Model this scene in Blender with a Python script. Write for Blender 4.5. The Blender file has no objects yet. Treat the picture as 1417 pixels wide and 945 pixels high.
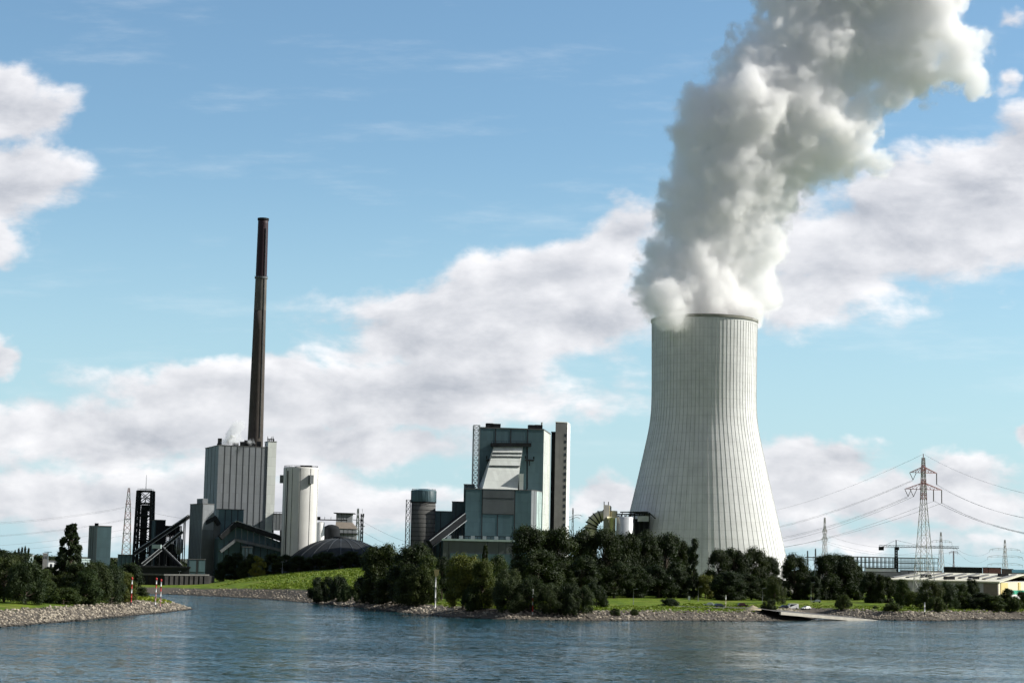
import bpy, bmesh, math, random
import numpy as np
from mathutils import Vector, Matrix, noise

sc = bpy.context.scene
COL = sc.collection
R = math.radians

# ------------------------------------------------------------------ camera
IW, IH, FPX = 1417.0, 945.0, 2600.0
CAMZ = 20.0
PITCH, ROLL = math.atan(308.5 / FPX), 0.020
_F = Vector((0, math.cos(PITCH), math.sin(PITCH)))
_U0 = Vector((0, -math.sin(PITCH), math.cos(PITCH)))
_R0 = Vector((1, 0, 0))
_R = _R0 * math.cos(ROLL) + _U0 * math.sin(ROLL)
_U = -_R0 * math.sin(ROLL) + _U0 * math.cos(ROLL)
cam_d = bpy.data.cameras.new('camera')
cam = bpy.data.objects.new('camera', cam_d); COL.objects.link(cam)
cam_d.sensor_width = 36.0
cam_d.lens = 36.0 * FPX / IW
cam_d.clip_start = 1.0; cam_d.clip_end = 60000.0
M = Matrix((( _R.x, _U.x, -_F.x, 0), (_R.y, _U.y, -_F.y, 0), (_R.z, _U.z, -_F.z, CAMZ), (0, 0, 0, 1)))
cam.matrix_world = M
sc.camera = cam

# ------------------------------------------------------------------ light, sky, exposure
SUN_AZ, SUN_EL = 5.0, 34.0        # azimuth measured from +X towards +Y (a little behind the plant)
SUN_STRENGTH = 5.0
SKY_STRENGTH = 0.096
sc.view_settings.view_transform = 'Standard'
sc.view_settings.look = 'None'
sc.view_settings.exposure = 0.42
sc.view_settings.gamma = 1.0
sc.view_settings.use_curve_mapping = False
sun_dir = Vector((math.cos(R(SUN_EL)) * math.cos(R(SUN_AZ)), math.cos(R(SUN_EL)) * math.sin(R(SUN_AZ)), math.sin(R(SUN_EL))))
sd = bpy.data.lights.new('sun', 'SUN'); sd.energy = SUN_STRENGTH; sd.angle = R(0.53); sd.color = (1.0, 0.965, 0.90)
so = bpy.data.objects.new('sun', sd); COL.objects.link(so)
so.rotation_euler = sun_dir.to_track_quat('Z', 'Y').to_euler()
so.location = (600, 300, 900)
so['kind'] = 'helper'

sc.cycles.use_denoising = True
sc.cycles.max_bounces = 20
sc.cycles.diffuse_bounces = 4
sc.cycles.glossy_bounces = 3
sc.cycles.transparent_max_bounces = 24
sc.cycles.volume_bounces = 18
sc.cycles.use_adaptive_sampling = True
sc.cycles.adaptive_threshold = 0.04
sc.cycles.volume_step_rate = 2.5
sc.cycles.volume_max_steps = 256

def ray(px, py):
    return _F + _R * ((px - IW / 2) / FPX) + _U * ((IH / 2 - py) / FPX)
def P(px, py, Y):
    d = ray(px, py); return Vector((0, 0, CAMZ)) + d * (Y / d.y)
def W(px, py, z=0.0):                       # where the sight line through a photo point meets height z
    d = ray(px, py); t = (z - CAMZ) / d.z
    return Vector((d.x * t, d.y * t, z))
def XatY(px, py, Y): return P(px, py, Y).x
def ZatY(px, py, Y): return P(px, py, Y).z
def YforZ(px, py, z):
    d = ray(px, py); return (z - CAMZ) * d.y / d.z

# ------------------------------------------------------------------ node helper
class NT:
    def __init__(s, tree): s.t = tree
    def n(s, typ, **kw):
        nd = s.t.nodes.new(typ)
        ins = kw.pop('ins', {})
        for k, v in kw.items(): setattr(nd, k, v)
        for k, v in ins.items(): s.set(nd, k, v)
        return nd
    def set(s, nd, k, v):
        sk = nd.inputs[k]
        if isinstance(v, bpy.types.NodeSocket): s.t.links.new(v, sk)
        else: sk.default_value = v
    def math(s, op, a, b=None, c=None, clamp=False):
        nd = s.t.nodes.new('ShaderNodeMath'); nd.operation = op; nd.use_clamp = clamp
        for i, v in enumerate((a, b, c)):
            if v is None: continue
            s.set(nd, i, v)
        return nd.outputs[0]
    def vmath(s, op, a, b=None, scale=None):
        nd = s.t.nodes.new('ShaderNodeVectorMath'); nd.operation = op
        s.set(nd, 0, a)
        if b is not None: s.set(nd, 1, b)
        if scale is not None: s.set(nd, 'Scale', scale)
        return nd.outputs['Value'] if op in ('LENGTH', 'DOT_PRODUCT', 'DISTANCE') else nd.outputs['Vector']
    def mix(s, fac, a, b, blend='MIX'):
        nd = s.t.nodes.new('ShaderNodeMix'); nd.data_type = 'RGBA'; nd.blend_type = blend
        s.set(nd, 0, fac); s.set(nd, 6, a); s.set(nd, 7, b)
        return nd.outputs[2]
    def ramp(s, fac, lo, hi, smooth=True):
        nd = s.t.nodes.new('ShaderNodeMapRange'); nd.interpolation_type = 'SMOOTHSTEP' if smooth else 'LINEAR'
        nd.clamp = True if hasattr(nd, 'clamp') else None
        s.set(nd, 'Value', fac); s.set(nd, 'From Min', lo); s.set(nd, 'From Max', hi)
        return nd.outputs['Result']
    def noise(s, vec, scale, detail=4, rough=0.55, dist=0.0, dim='3D'):
        nd = s.t.nodes.new('ShaderNodeTexNoise'); nd.noise_dimensions = dim
        s.set(nd, 'Vector', vec); s.set(nd, 'Scale', scale); s.set(nd, 'Detail', detail); s.set(nd, 'Roughness', rough); s.set(nd, 'Distortion', dist)
        return nd.outputs['Fac']
def c4(c): return (c[0], c[1], c[2], 1.0)

# ------------------------------------------------------------------ world: Nishita sky and a broken cloud deck laid out by direction
w = bpy.data.worlds.new('World'); sc.world = w; w.use_nodes = True
w.node_tree.nodes.clear()
N = NT(w.node_tree)
out = N.n('ShaderNodeOutputWorld')
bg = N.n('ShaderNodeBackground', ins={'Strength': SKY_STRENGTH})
w.node_tree.links.new(bg.outputs[0], out.inputs['Surface'])
sky = N.n('ShaderNodeTexSky', sky_type='NISHITA', sun_disc=False)
sky.sun_elevation = R(SUN_EL)
sky.sun_rotation = R(90.0 - SUN_AZ)
sky.altitude = 20; sky.air_density = 1.0; sky.dust_density = 0.6; sky.ozone_density = 1.4
geo = N.n('ShaderNodeTexCoord').outputs['Generated']
sep = N.n('ShaderNodeSeparateXYZ', ins={0: geo})
dy = N.math('MAXIMUM', N.math('ABSOLUTE', sep.outputs['Y']), 0.12)
u = N.math('DIVIDE', sep.outputs['X'], dy)
v = N.math('DIVIDE', sep.outputs['Z'], dy)
uv = N.n('ShaderNodeCombineXYZ', ins={0: u, 1: v, 2: 0.0}).outputs[0]
def dirpt(px, py):
    d = ray(px, py); return d.x / d.y, d.z / d.y
# soft cloud bodies: (px, py, half width, half height, tilt deg, weight)
CL = [(0, 150, 88, 62, 0, .95), (8, 255, 88, 70, 5, 1.0), (-25, 330, 70, 55, 0, .85), (0, 500, 30, 34, 0, .8),
      (740, 385, 190, 58, 20, 1.0), (860, 330, 85, 52, 25, .95), (640, 450, 230, 62, 6, 1.0), (820, 450, 140, 60, 0, .9),
      (560, 545, 300, 58, 5, 1.0), (330, 530, 250, 46, 3, .95), (170, 600, 300, 62, 0, .95), (480, 620, 250, 46, 0, .95), (250, 700, 420, 62, 0, .92),
      (820, 560, 110, 40, 5, .55),
      (1250, 330, 260, 92, 17, 1.02), (1380, 250, 170, 70, 20, 1.0), (1120, 400, 150, 60, 12, .9), (1050, 300, 140, 110, 10, .8),
      (1130, 640, 100, 40, 0, .98), (1330, 655, 75, 34, 0, .95), (1230, 690, 280, 44, 0, .92), (1420, 610, 34, 22, 0, .8), (840, 690, 70, 38, 0, .85), (1150, 745, 330, 40, 0, .75), (560, 700, 120, 40, 0, .8),
      (1400, 25, 60, 42, 0, .5), (1395, 110, 40, 34, 0, .6)]
def body(vec):
    acc = None
    for (px, py, a, b, t, wt) in CL:
        cu, cv = dirpt(px, py)
        mp = N.n('ShaderNodeMapping', vector_type='TEXTURE', ins={0: vec})
        mp.inputs['Location'].default_value = (cu, cv, 0)
        mp.inputs['Rotation'].default_value = (0, 0, R(t))
        mp.inputs['Scale'].default_value = (a / FPX, b / FPX, 1)
        l = N.vmath('LENGTH', mp.outputs[0])
        g = N.math('SUBTRACT', wt, N.math('MULTIPLY', l, 0.62))
        acc = g if acc is None else N.math('SMOOTH_MAX', acc, g, 0.10)
    return acc
def fbm(vec, off):
    st = N.n('ShaderNodeMapping', ins={0: vec})
    st.inputs['Location'].default_value = (off[0], off[1], 0.37)
    st.inputs['Scale'].default_value = (1.0, 1.9, 1.0)
    return N.noise(st.outputs[0], 16.0, 9, 0.56, 0.15)
wn = N.n('ShaderNodeTexNoise', ins={'Vector': uv, 'Scale': 26.0, 'Detail': 4.0, 'Roughness': 0.6})
warp = N.vmath('SCALE', N.vmath('SUBTRACT', wn.outputs['Color'], (0.5, 0.5, 0.5)), scale=0.035)
uvw = N.vmath('ADD', uv, warp)
k = 1.0 / SKY_STRENGTH
bd = body(uvw)
f1 = fbm(uv, (0, 0))
f2 = fbm(uv, (0.011, 0.017))              # sampled a little nearer the sun: gives the lit edges and grey bellies
dens = N.math('ADD', N.math('SUBTRACT', bd, 0.235), N.math('MULTIPLY', N.math('SUBTRACT', f1, 0.5), 1.5))
cover = N.ramp(dens, -0.03, 0.33)
thick = N.ramp(dens, 0.10, 0.85)
edge = N.math('MULTIPLY', N.math('SUBTRACT', f1, f2), 2.3)
lit = N.math('ADD', N.math('SUBTRACT', 0.66, N.math('MULTIPLY', thick, 0.36)), edge, clamp=True)
ccol = N.mix(lit, (0.38 * k, 0.395 * k, 0.44 * k, 1), (0.79 * k, 0.78 * k, 0.795 * k, 1))
# faint high wisps
wsp = N.n('ShaderNodeMapping', ins={0: uv}); wsp.inputs['Scale'].default_value = (5, 26, 1); wsp.inputs['Rotation'].default_value = (0, 0, R(-20))
wisp = N.math('MULTIPLY', N.ramp(N.noise(wsp.outputs[0], 1.6, 7, 0.62), 0.50, 0.82), 0.26)
tint = N.mix(1.0, sky.outputs[0], (0.93, 1.12, 1.15, 1), 'MULTIPLY')
tint = N.mix(N.math('MULTIPLY', N.ramp(v, 0.24, -0.02), 0.80), tint, (0.385 * k, 0.56 * k, 0.66 * k, 1))   # pale blue-green air low down
base = N.mix(wisp, tint, (0.75 * k, 0.78 * k, 0.8 * k, 1))
fin = N.mix(N.math('MULTIPLY', cover, 0.94), base, ccol)
up = N.ramp(sep.outputs['Z'], -0.01, 0.012)
fin = N.mix(up, base, fin)
# behind the viewpoint, unseen: invented grey deck as fill light; overhead dimmed for deeper shade
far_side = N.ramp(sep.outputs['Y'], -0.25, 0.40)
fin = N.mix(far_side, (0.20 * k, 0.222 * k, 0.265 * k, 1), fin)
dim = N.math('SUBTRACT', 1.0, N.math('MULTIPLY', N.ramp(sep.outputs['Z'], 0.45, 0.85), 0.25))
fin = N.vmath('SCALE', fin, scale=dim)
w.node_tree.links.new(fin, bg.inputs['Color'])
w.cycles.sampling_method = 'MANUAL'; w.cycles.sample_map_resolution = 512

# ------------------------------------------------------------------ materials
MAT = {}
def mat(name, col, rough=0.8, var=0.15, vscale=0.35, spec=0.3, stretch=(1, 1, 1), bump=0.0, metal=0.0, dirt=None, corr=None):
    """plain surface with its own uneven tone; dirt = (colour, amount); corr = corrugation pitch in metres"""
    m = bpy.data.materials.new(name); m.use_nodes = True
    n = NT(m.node_tree); b = m.node_tree.nodes['Principled BSDF']
    tc = n.n('ShaderNodeTexCoord').outputs['Object']
    mp = n.n('ShaderNodeMapping', ins={0: tc}); mp.inputs['Scale'].default_value = stretch
    f = n.noise(mp.outputs[0], vscale, 6, 0.6)
    lo = tuple(max(0, x * (1 - var)) for x in col); hi = tuple(min(1, x * (1 + var)) for x in col)
    colr = n.mix(n.ramp(f, 0.3, 0.7), c4(lo), c4(hi))
    if dirt:
        mp2 = n.n('ShaderNodeMapping', ins={0: tc}); mp2.inputs['Scale'].default_value = (1, 1, 0.06)
        g = n.noise(mp2.outputs[0], 0.45, 5, 0.65)
        colr = n.mix(n.math('MULTIPLY', n.ramp(g, 0.48, 0.75), dirt[1]), colr, c4(dirt[0]))
    if 'cladding' in name:                      # sheets of slightly different batches
        sp = n.n('ShaderNodeSeparateXYZ', ins={0: tc})
        cell = n.n('ShaderNodeCombineXYZ', ins={0: n.math('FLOOR', n.math('MULTIPLY', n.math('ADD', n.math('MULTIPLY', sp.outputs['X'], .85), n.math('MULTIPLY', sp.outputs['Y'], .5)), 1 / 2.4)), 1: n.math('FLOOR', n.math('MULTIPLY', sp.outputs['Z'], 1 / 7.5)), 2: 0.0}).outputs[0]
        wn_ = n.n('ShaderNodeTexWhiteNoise', ins={'Vector': cell}).outputs['Value']
        colr = n.mix(1.0, colr, n.mix(wn_, (.93, .93, .93, 1), (1.06, 1.06, 1.06, 1)), 'MULTIPLY')
        jz = n.math('LESS_THAN', n.math('FRACT', n.math('MULTIPLY', sp.outputs['Z'], 1 / 7.5)), .05)
        colr = n.mix(n.math('MULTIPLY', jz, .13), colr, (.03, .03, .03, 1))
    m.node_tree.links.new(colr, b.inputs['Base Color'])
    b.inputs['Roughness'].default_value = rough
    b.inputs['Specular IOR Level'].default_value = spec
    b.inputs['Metallic'].default_value = metal
    if bump:
        bp = n.n('ShaderNodeBump', ins={'Height': n.noise(tc, vscale * 4, 4, 0.6), 'Strength': bump, 'Distance': 0.3})
        m.node_tree.links.new(bp.outputs[0], b.inputs['Normal'])
    MAT[name] = m
    return m
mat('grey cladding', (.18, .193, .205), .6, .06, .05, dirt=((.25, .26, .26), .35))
mat('shade cladding', (.11, .12, .127), .6, .08, .05, dirt=((.09, .095, .1), .4))  # dark tone of its own, and shade put into faces turned from the sun
mat('pale cladding', (.62, .64, .60), .55, .05, .05, dirt=((.42, .42, .38), .3))
mat('teal cladding', (.085, .145, .165), .5, .08, .06, dirt=((.07, .11, .12), .4))
mat('deep teal cladding', (.045, .078, .092), .5, .10, .06, dirt=((.06, .09, .10), .4))
mat('pale teal cladding', (.42, .52, .50), .5, .06, .06, dirt=((.3, .36, .34), .3))
mat('seam', (.035, .04, .045), .8, .1)
mat('dark steel', (.022, .024, .026), .8, .25, spec=.15)
mat('grey steel', (.13, .14, .145), .55, .2)
mat('galvanised steel', (.36, .38, .39), .5, .15)
mat('pylon steel', (.66, .63, .62), .7, .12)
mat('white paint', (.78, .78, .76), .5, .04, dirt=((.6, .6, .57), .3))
mat('red paint', (.52, .035, .035), .5, .12)
mat('pink red paint', (.52, .28, .27), .6, .12)
mat('concrete silo', (.62, .61, .58), .85, .06, .08, dirt=((.45, .43, .38), .35))
mat('dark concrete', (.10, .10, .095), .9, .2, .08, dirt=((.05, .05, .05), .5))
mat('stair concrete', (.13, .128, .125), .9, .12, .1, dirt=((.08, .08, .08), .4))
mat('quay concrete', (.035, .034, .032), .95, .3, .2, spec=.1)
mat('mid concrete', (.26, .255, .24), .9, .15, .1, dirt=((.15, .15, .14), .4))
mat('black coal hall', (.022, .024, .027), .9, .2, .05, spec=.1)
mat('dome roof', (.014, .017, .02), .75, .25, .06, dirt=((.05, .055, .055), .4))
mat('dome rib', (.06, .066, .07), .5, .2)
mat('chimney maroon', (.028, .013, .018), .6, .15, .1, dirt=((.03, .015, .018), .5))
mat('chimney grey', (.12, .112, .098), .85, .2, .12, dirt=((.06, .055, .045), .5))
mat('chimney brown', (.068, .058, .050), .85, .18, .12, dirt=((.06, .05, .045), .5))
mat('faded red paint', (.40, .27, .26), .6, .1)
mat('cream duct', (.62, .58, .38), .5, .08)
mat('yellow paint', (.60, .48, .20), .5, .1)
mat('tank metal', (.58, .60, .62), .35, .06, metal=.3)
mat('warehouse roof', (.60, .57, .46), .7, .06, .05, dirt=((.42, .40, .33), .4))
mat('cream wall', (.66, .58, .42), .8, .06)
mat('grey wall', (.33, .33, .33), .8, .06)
mat('brown wall', (.17, .145, .12), .8, .1)
mat('brick wall', (.30, .14, .12), .85, .12)
mat('green wall', (.05, .36, .24), .6, .06)
mat('blue roof', (.22, .50, .72), .5, .06)
mat('window glass', (.02, .025, .03), .1, .2, spec=.6)
mat('tyre rubber', (.02, .02, .02), .9, .1)
mat('dark car paint', (.02, .025, .05), .25, .1, spec=.6)
mat('maroon car paint', (.06, .012, .02), .25, .1, spec=.6)
mat('asphalt', (.10, .098, .095), .9, .2, .5, bump=.3)
mat('ramp paving', (.115, .108, .10), .9, .15, .3, bump=.3)
mat('kerb stone', (.44, .41, .35), .85, .12, .4)
mat('sand', (.34, .29, .19), .95, .12, .6, bump=.4)
mat('bark', (.075, .06, .045), .95, .3, 1.5, stretch=(1, 1, .2))
mat('pale bark', (.26, .25, .21), .95, .3, 1.5, stretch=(1, 1, .3))
mat('roof felt', (.12, .12, .12), .9, .2)
mat('wire', (.10, .10, .105), .5, .1)

def leafmat(name, a, b_, c):
    m = bpy.data.materials.new(name); m.use_nodes = True
    n = NT(m.node_tree); t = m.node_tree
    bs = t.nodes['Principled BSDF']
    rnd = n.n('ShaderNodeNewGeometry').outputs['Random Per Island']
    tc = n.n('ShaderNodeTexCoord').outputs['Object']
    f = n.noise(tc, 5.0, 3, 0.6)
    col = n.mix(rnd, c4(a), c4(b_))
    col = n.mix(n.math('MULTIPLY', n.ramp(f, 0.45, 0.7), 0.55), col, c4(c))
    orr = n.n('ShaderNodeObjectInfo').outputs['Random']                # no two trees the same green
    col = n.mix(1.0, col, n.mix(orr, (.72, .80, .80, 1), (1.45, 1.25, 1.0, 1)), 'MULTIPLY')
    t.links.new(col, bs.inputs['Base Color'])
    bs.inputs['Roughness'].default_value = 0.6; bs.inputs['Specular IOR Level'].default_value = 0.25
    tr = n.n('ShaderNodeBsdfTranslucent', ins={'Color': n.mix(1.0, col, (1.1, 1.25, .5, 1), 'MULTIPLY')})
    mx = n.n('ShaderNodeMixShader', ins={0: 0.20})
    t.links.new(bs.outputs[0], mx.inputs[1]); t.links.new(tr.outputs[0], mx.inputs[2])
    t.links.new(mx.outputs[0], t.nodes['Material Output'].inputs['Surface'])
    MAT[name] = m
leafmat('dark leaves', (.009, .017, .005), (.022, .038, .009), (.058, .084, .016))
leafmat('mid leaves', (.014, .027, .007), (.046, .074, .016), (.085, .115, .024))
leafmat('willow leaves', (.018, .031, .010), (.042, .062, .018), (.080, .102, .027))
leafmat('yellow green leaves', (.09, .11, .020), (.16, .17, .032), (.20, .19, .04))
leafmat('sunny leaves', (.040, .058, .012), (.085, .110, .020), (.13, .14, .028))  # brighter copy of the leaf greens, sunlight put into the colour
leafmat('weed leaves', (.08, .13, .014), (.18, .24, .026), (.25, .25, .04))

def add_water():
    m = bpy.data.materials.new('river water'); m.use_nodes = True
    n = NT(m.node_tree); b = m.node_tree.nodes['Principled BSDF']
    tc = n.n('ShaderNodeTexCoord').outputs['Object']
    b.inputs['Base Color'].default_value = (.007, .046, .056, 1)
    b.inputs['Roughness'].default_value = .08
    b.inputs['IOR'].default_value = 1.333; b.inputs['Specular IOR Level'].default_value = .38
    def slopes(sx, sy, rot, detail, rough):
        q = n.n('ShaderNodeMapping', ins={0: tc}); q.inputs['Scale'].default_value = (sx, sy, 1); q.inputs['Rotation'].default_value = (0, 0, R(rot))
        w_ = n.n('ShaderNodeTexNoise', ins={'Vector': q.outputs[0], 'Scale': 1.0, 'Detail': detail, 'Roughness': rough})
        return n.vmath('SUBTRACT', w_.outputs['Color'], (.5, .5, .5))
    big = n.n('ShaderNodeMapping', ins={0: tc}); big.inputs['Scale'].default_value = (.008, .026, 1); big.inputs['Rotation'].default_value = (0, 0, R(5))
    patch = n.ramp(n.noise(big.outputs[0], 1.0, 6, .65, .8), .34, .68)
    sw = n.vmath('SCALE', slopes(.045, .11, 4, 3, .6), scale=.34)          # long low swells
    wv = n.vmath('SCALE', slopes(.30, .55, -6, 5, .7), scale=1.7)          # wind waves
    rp = n.vmath('SCALE', slopes(1.1, 1.9, 8, 3, .65), scale=1.35)            # ripples
    amp = n.math('ADD', .30, n.math('MULTIPLY', patch, 1.15))
    tot = n.vmath('SCALE', n.vmath('ADD', sw, n.vmath('ADD', wv, rp)), scale=amp)
    tot = n.vmath('MULTIPLY', tot, (.8, 1.0, 0.0))
    nrm = n.vmath('NORMALIZE', n.vmath('ADD', tot, (0, 0, 1)))
    m.node_tree.links.new(nrm, b.inputs['Normal'])
    MAT['river water'] = m
add_water()

def add_ground():
    m = bpy.data.materials.new('bank ground'); m.use_nodes = True
    n = NT(m.node_tree); b = m.node_tree.nodes['Principled BSDF']
    tc = n.n('ShaderNodeTexCoord').outputs['Object']
    at = n.n('ShaderNodeAttribute', attribute_name='shore').outputs['Fac']
    mp = n.n('ShaderNodeMapping', ins={0: tc}); mp.inputs['Scale'].default_value = (.8, .35, 1)
    f = n.noise(mp.outputs[0], .22, 6, .65)
    f2 = n.noise(tc, .030, 4, .6)
    g = n.mix(n.ramp(f, .35, .68), (.068, .112, .010, 1), (.140, .195, .018, 1))
    soil = n.math('MULTIPLY', n.ramp(n.noise(mp.outputs[0], .09, 6, .7), .60, .72), .7)
    g = n.mix(soil, g, (.16, .13, .08, 1))
    g = n.mix(n.math('MULTIPLY', n.ramp(n.noise(tc, .35, 5, .7), .5, .75), .6), g, (.035, .06, .008, 1))
    g = n.mix(n.math('MULTIPLY', n.ramp(f2, .50, .70), .55), g, (.20, .18, .05, 1))
    stone = n.mix(n.noise(tc, .9, 4, .7), (.03, .026, .022, 1), (.17, .15, .125, 1))
    e = n.math('ADD', at, n.math('MULTIPLY', n.math('SUBTRACT', n.noise(tc, .16, 4, .6), .5), 9.0))
    col = n.mix(n.ramp(e, 12.0, 16.0), stone, g)
    wet = n.ramp(at, -.5, 1.8)
    col = n.mix(wet, (.03, .03, .026, 1), col)
    m.node_tree.links.new(col, b.inputs['Base Color'])
    b.inputs['Roughness'].default_value = .95; b.inputs['Specular IOR Level'].default_value = .1
    bp = n.n('ShaderNodeBump', ins={'Height': n.noise(tc, .8, 5, .7), 'Strength': .6, 'Distance': .8})
    m.node_tree.links.new(bp.outputs[0], b.inputs['Normal'])
    MAT['bank ground'] = m
    mat('plain ground', (.055, .060, .038), .95, .35, .01)
    m = bpy.data.materials.new('riprap stone'); m.use_nodes = True
    n = NT(m.node_tree); b = m.node_tree.nodes['Principled BSDF']
    rnd = n.n('ShaderNodeNewGeometry').outputs['Random Per Island']
    tc = n.n('ShaderNodeTexCoord').outputs['Object']
    col = n.mix(rnd, (.10, .085, .068, 1), (.46, .40, .31, 1))
    z = n.n('ShaderNodeSeparateXYZ', ins={0: tc}).outputs['Z']
    col = n.mix(n.ramp(z, .15, .75), (.035, .034, .03, 1), col)     # stones wet and algae-dark at the waterline
    m.node_tree.links.new(col, b.inputs['Base Color']); b.inputs['Roughness'].default_value = .9
    MAT['riprap stone'] = m
add_ground()

def add_tower_concrete():
    m = bpy.data.materials.new('cooling tower concrete'); m.use_nodes = True
    n = NT(m.node_tree); b = m.node_tree.nodes['Principled BSDF']
    tc = n.n('ShaderNodeTexCoord').outputs['Object']
    s = n.n('ShaderNodeSeparateXYZ', ins={0: tc})
    ang = n.math('ARCTAN2', s.outputs['Y'], s.outputs['X'])
    cv = n.n('ShaderNodeCombineXYZ', ins={0: n.math('MULTIPLY', ang, 22.0), 1: n.math('MULTIPLY', s.outputs['Z'], .018), 2: 0.0}).outputs[0]
    st = n.noise(cv, 1.3, 6, .65)
    fine = n.noise(tc, .12, 6, .65)
    ring = n.noise(n.n('ShaderNodeCombineXYZ', ins={0: n.math('MULTIPLY', ang, .8), 1: n.math('MULTIPLY', s.outputs['Z'], .22), 2: 3.0}).outputs[0], 1.0, 4, .6)
    col = n.mix(n.ramp(st, .35, .72), (.78, .78, .77, 1), (.66, .665, .65, 1))
    col = n.mix(n.math('MULTIPLY', n.ramp(fine, .35, .75), .35), col, (.42, .43, .42, 1))
    zf = n.math('FRACT', n.math('MULTIPLY', s.outputs['Z'], 1 / 5.6))
    col = n.mix(n.math('MULTIPLY', n.math('LESS_THAN', zf, .10), .16), col, (.34, .34, .31, 1))            # pour joints
    low = n.math('MULTIPLY', n.ramp(n.noise(cv, 3.2, 6, .7), .5, .72), n.ramp(s.outputs['Z'], 95.0, 182.0))
    col = n.mix(n.math('MULTIPLY', low, .45), col, (.36, .355, .31, 1))                                       # run-off stains under the rim
    col = n.mix(n.math('MULTIPLY', n.ramp(ring, .5, .75), .16), col, (.45, .44, .40, 1))
    m.node_tree.links.new(col, b.inputs['Base Color']); b.inputs['Roughness'].default_value = .9; b.inputs['Specular IOR Level'].default_value = .15
    MAT['cooling tower concrete'] = m
    mat('tower rib', (.50, .50, .49), .9, .2, .1)
    mat('tower rim', (.26, .255, .22), .9, .25, .12, dirt=((.15, .15, .11), .6))
add_tower_concrete()

# ------------------------------------------------------------------ object helpers
def tag(o, label=None, cat=None, group=None, kind=None):
    if label: o['label'] = label
    if cat: o['category'] = cat
    if group: o['group'] = group
    if kind: o['kind'] = kind
    return o
def empty(name, loc, label, cat, group=None, rotz=0.0):
    o = bpy.data.objects.new(name, None); COL.objects.link(o)
    o.location = loc; o.rotation_euler = (0, 0, rotz); o.empty_display_size = 1
    return tag(o, label, cat, group)
def copy_tree(o, parent=None):
    c = o.copy(); COL.objects.link(c)
    if parent is not None: c.parent = parent
    for ch in o.children: copy_tree(ch, c)
    return c

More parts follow.
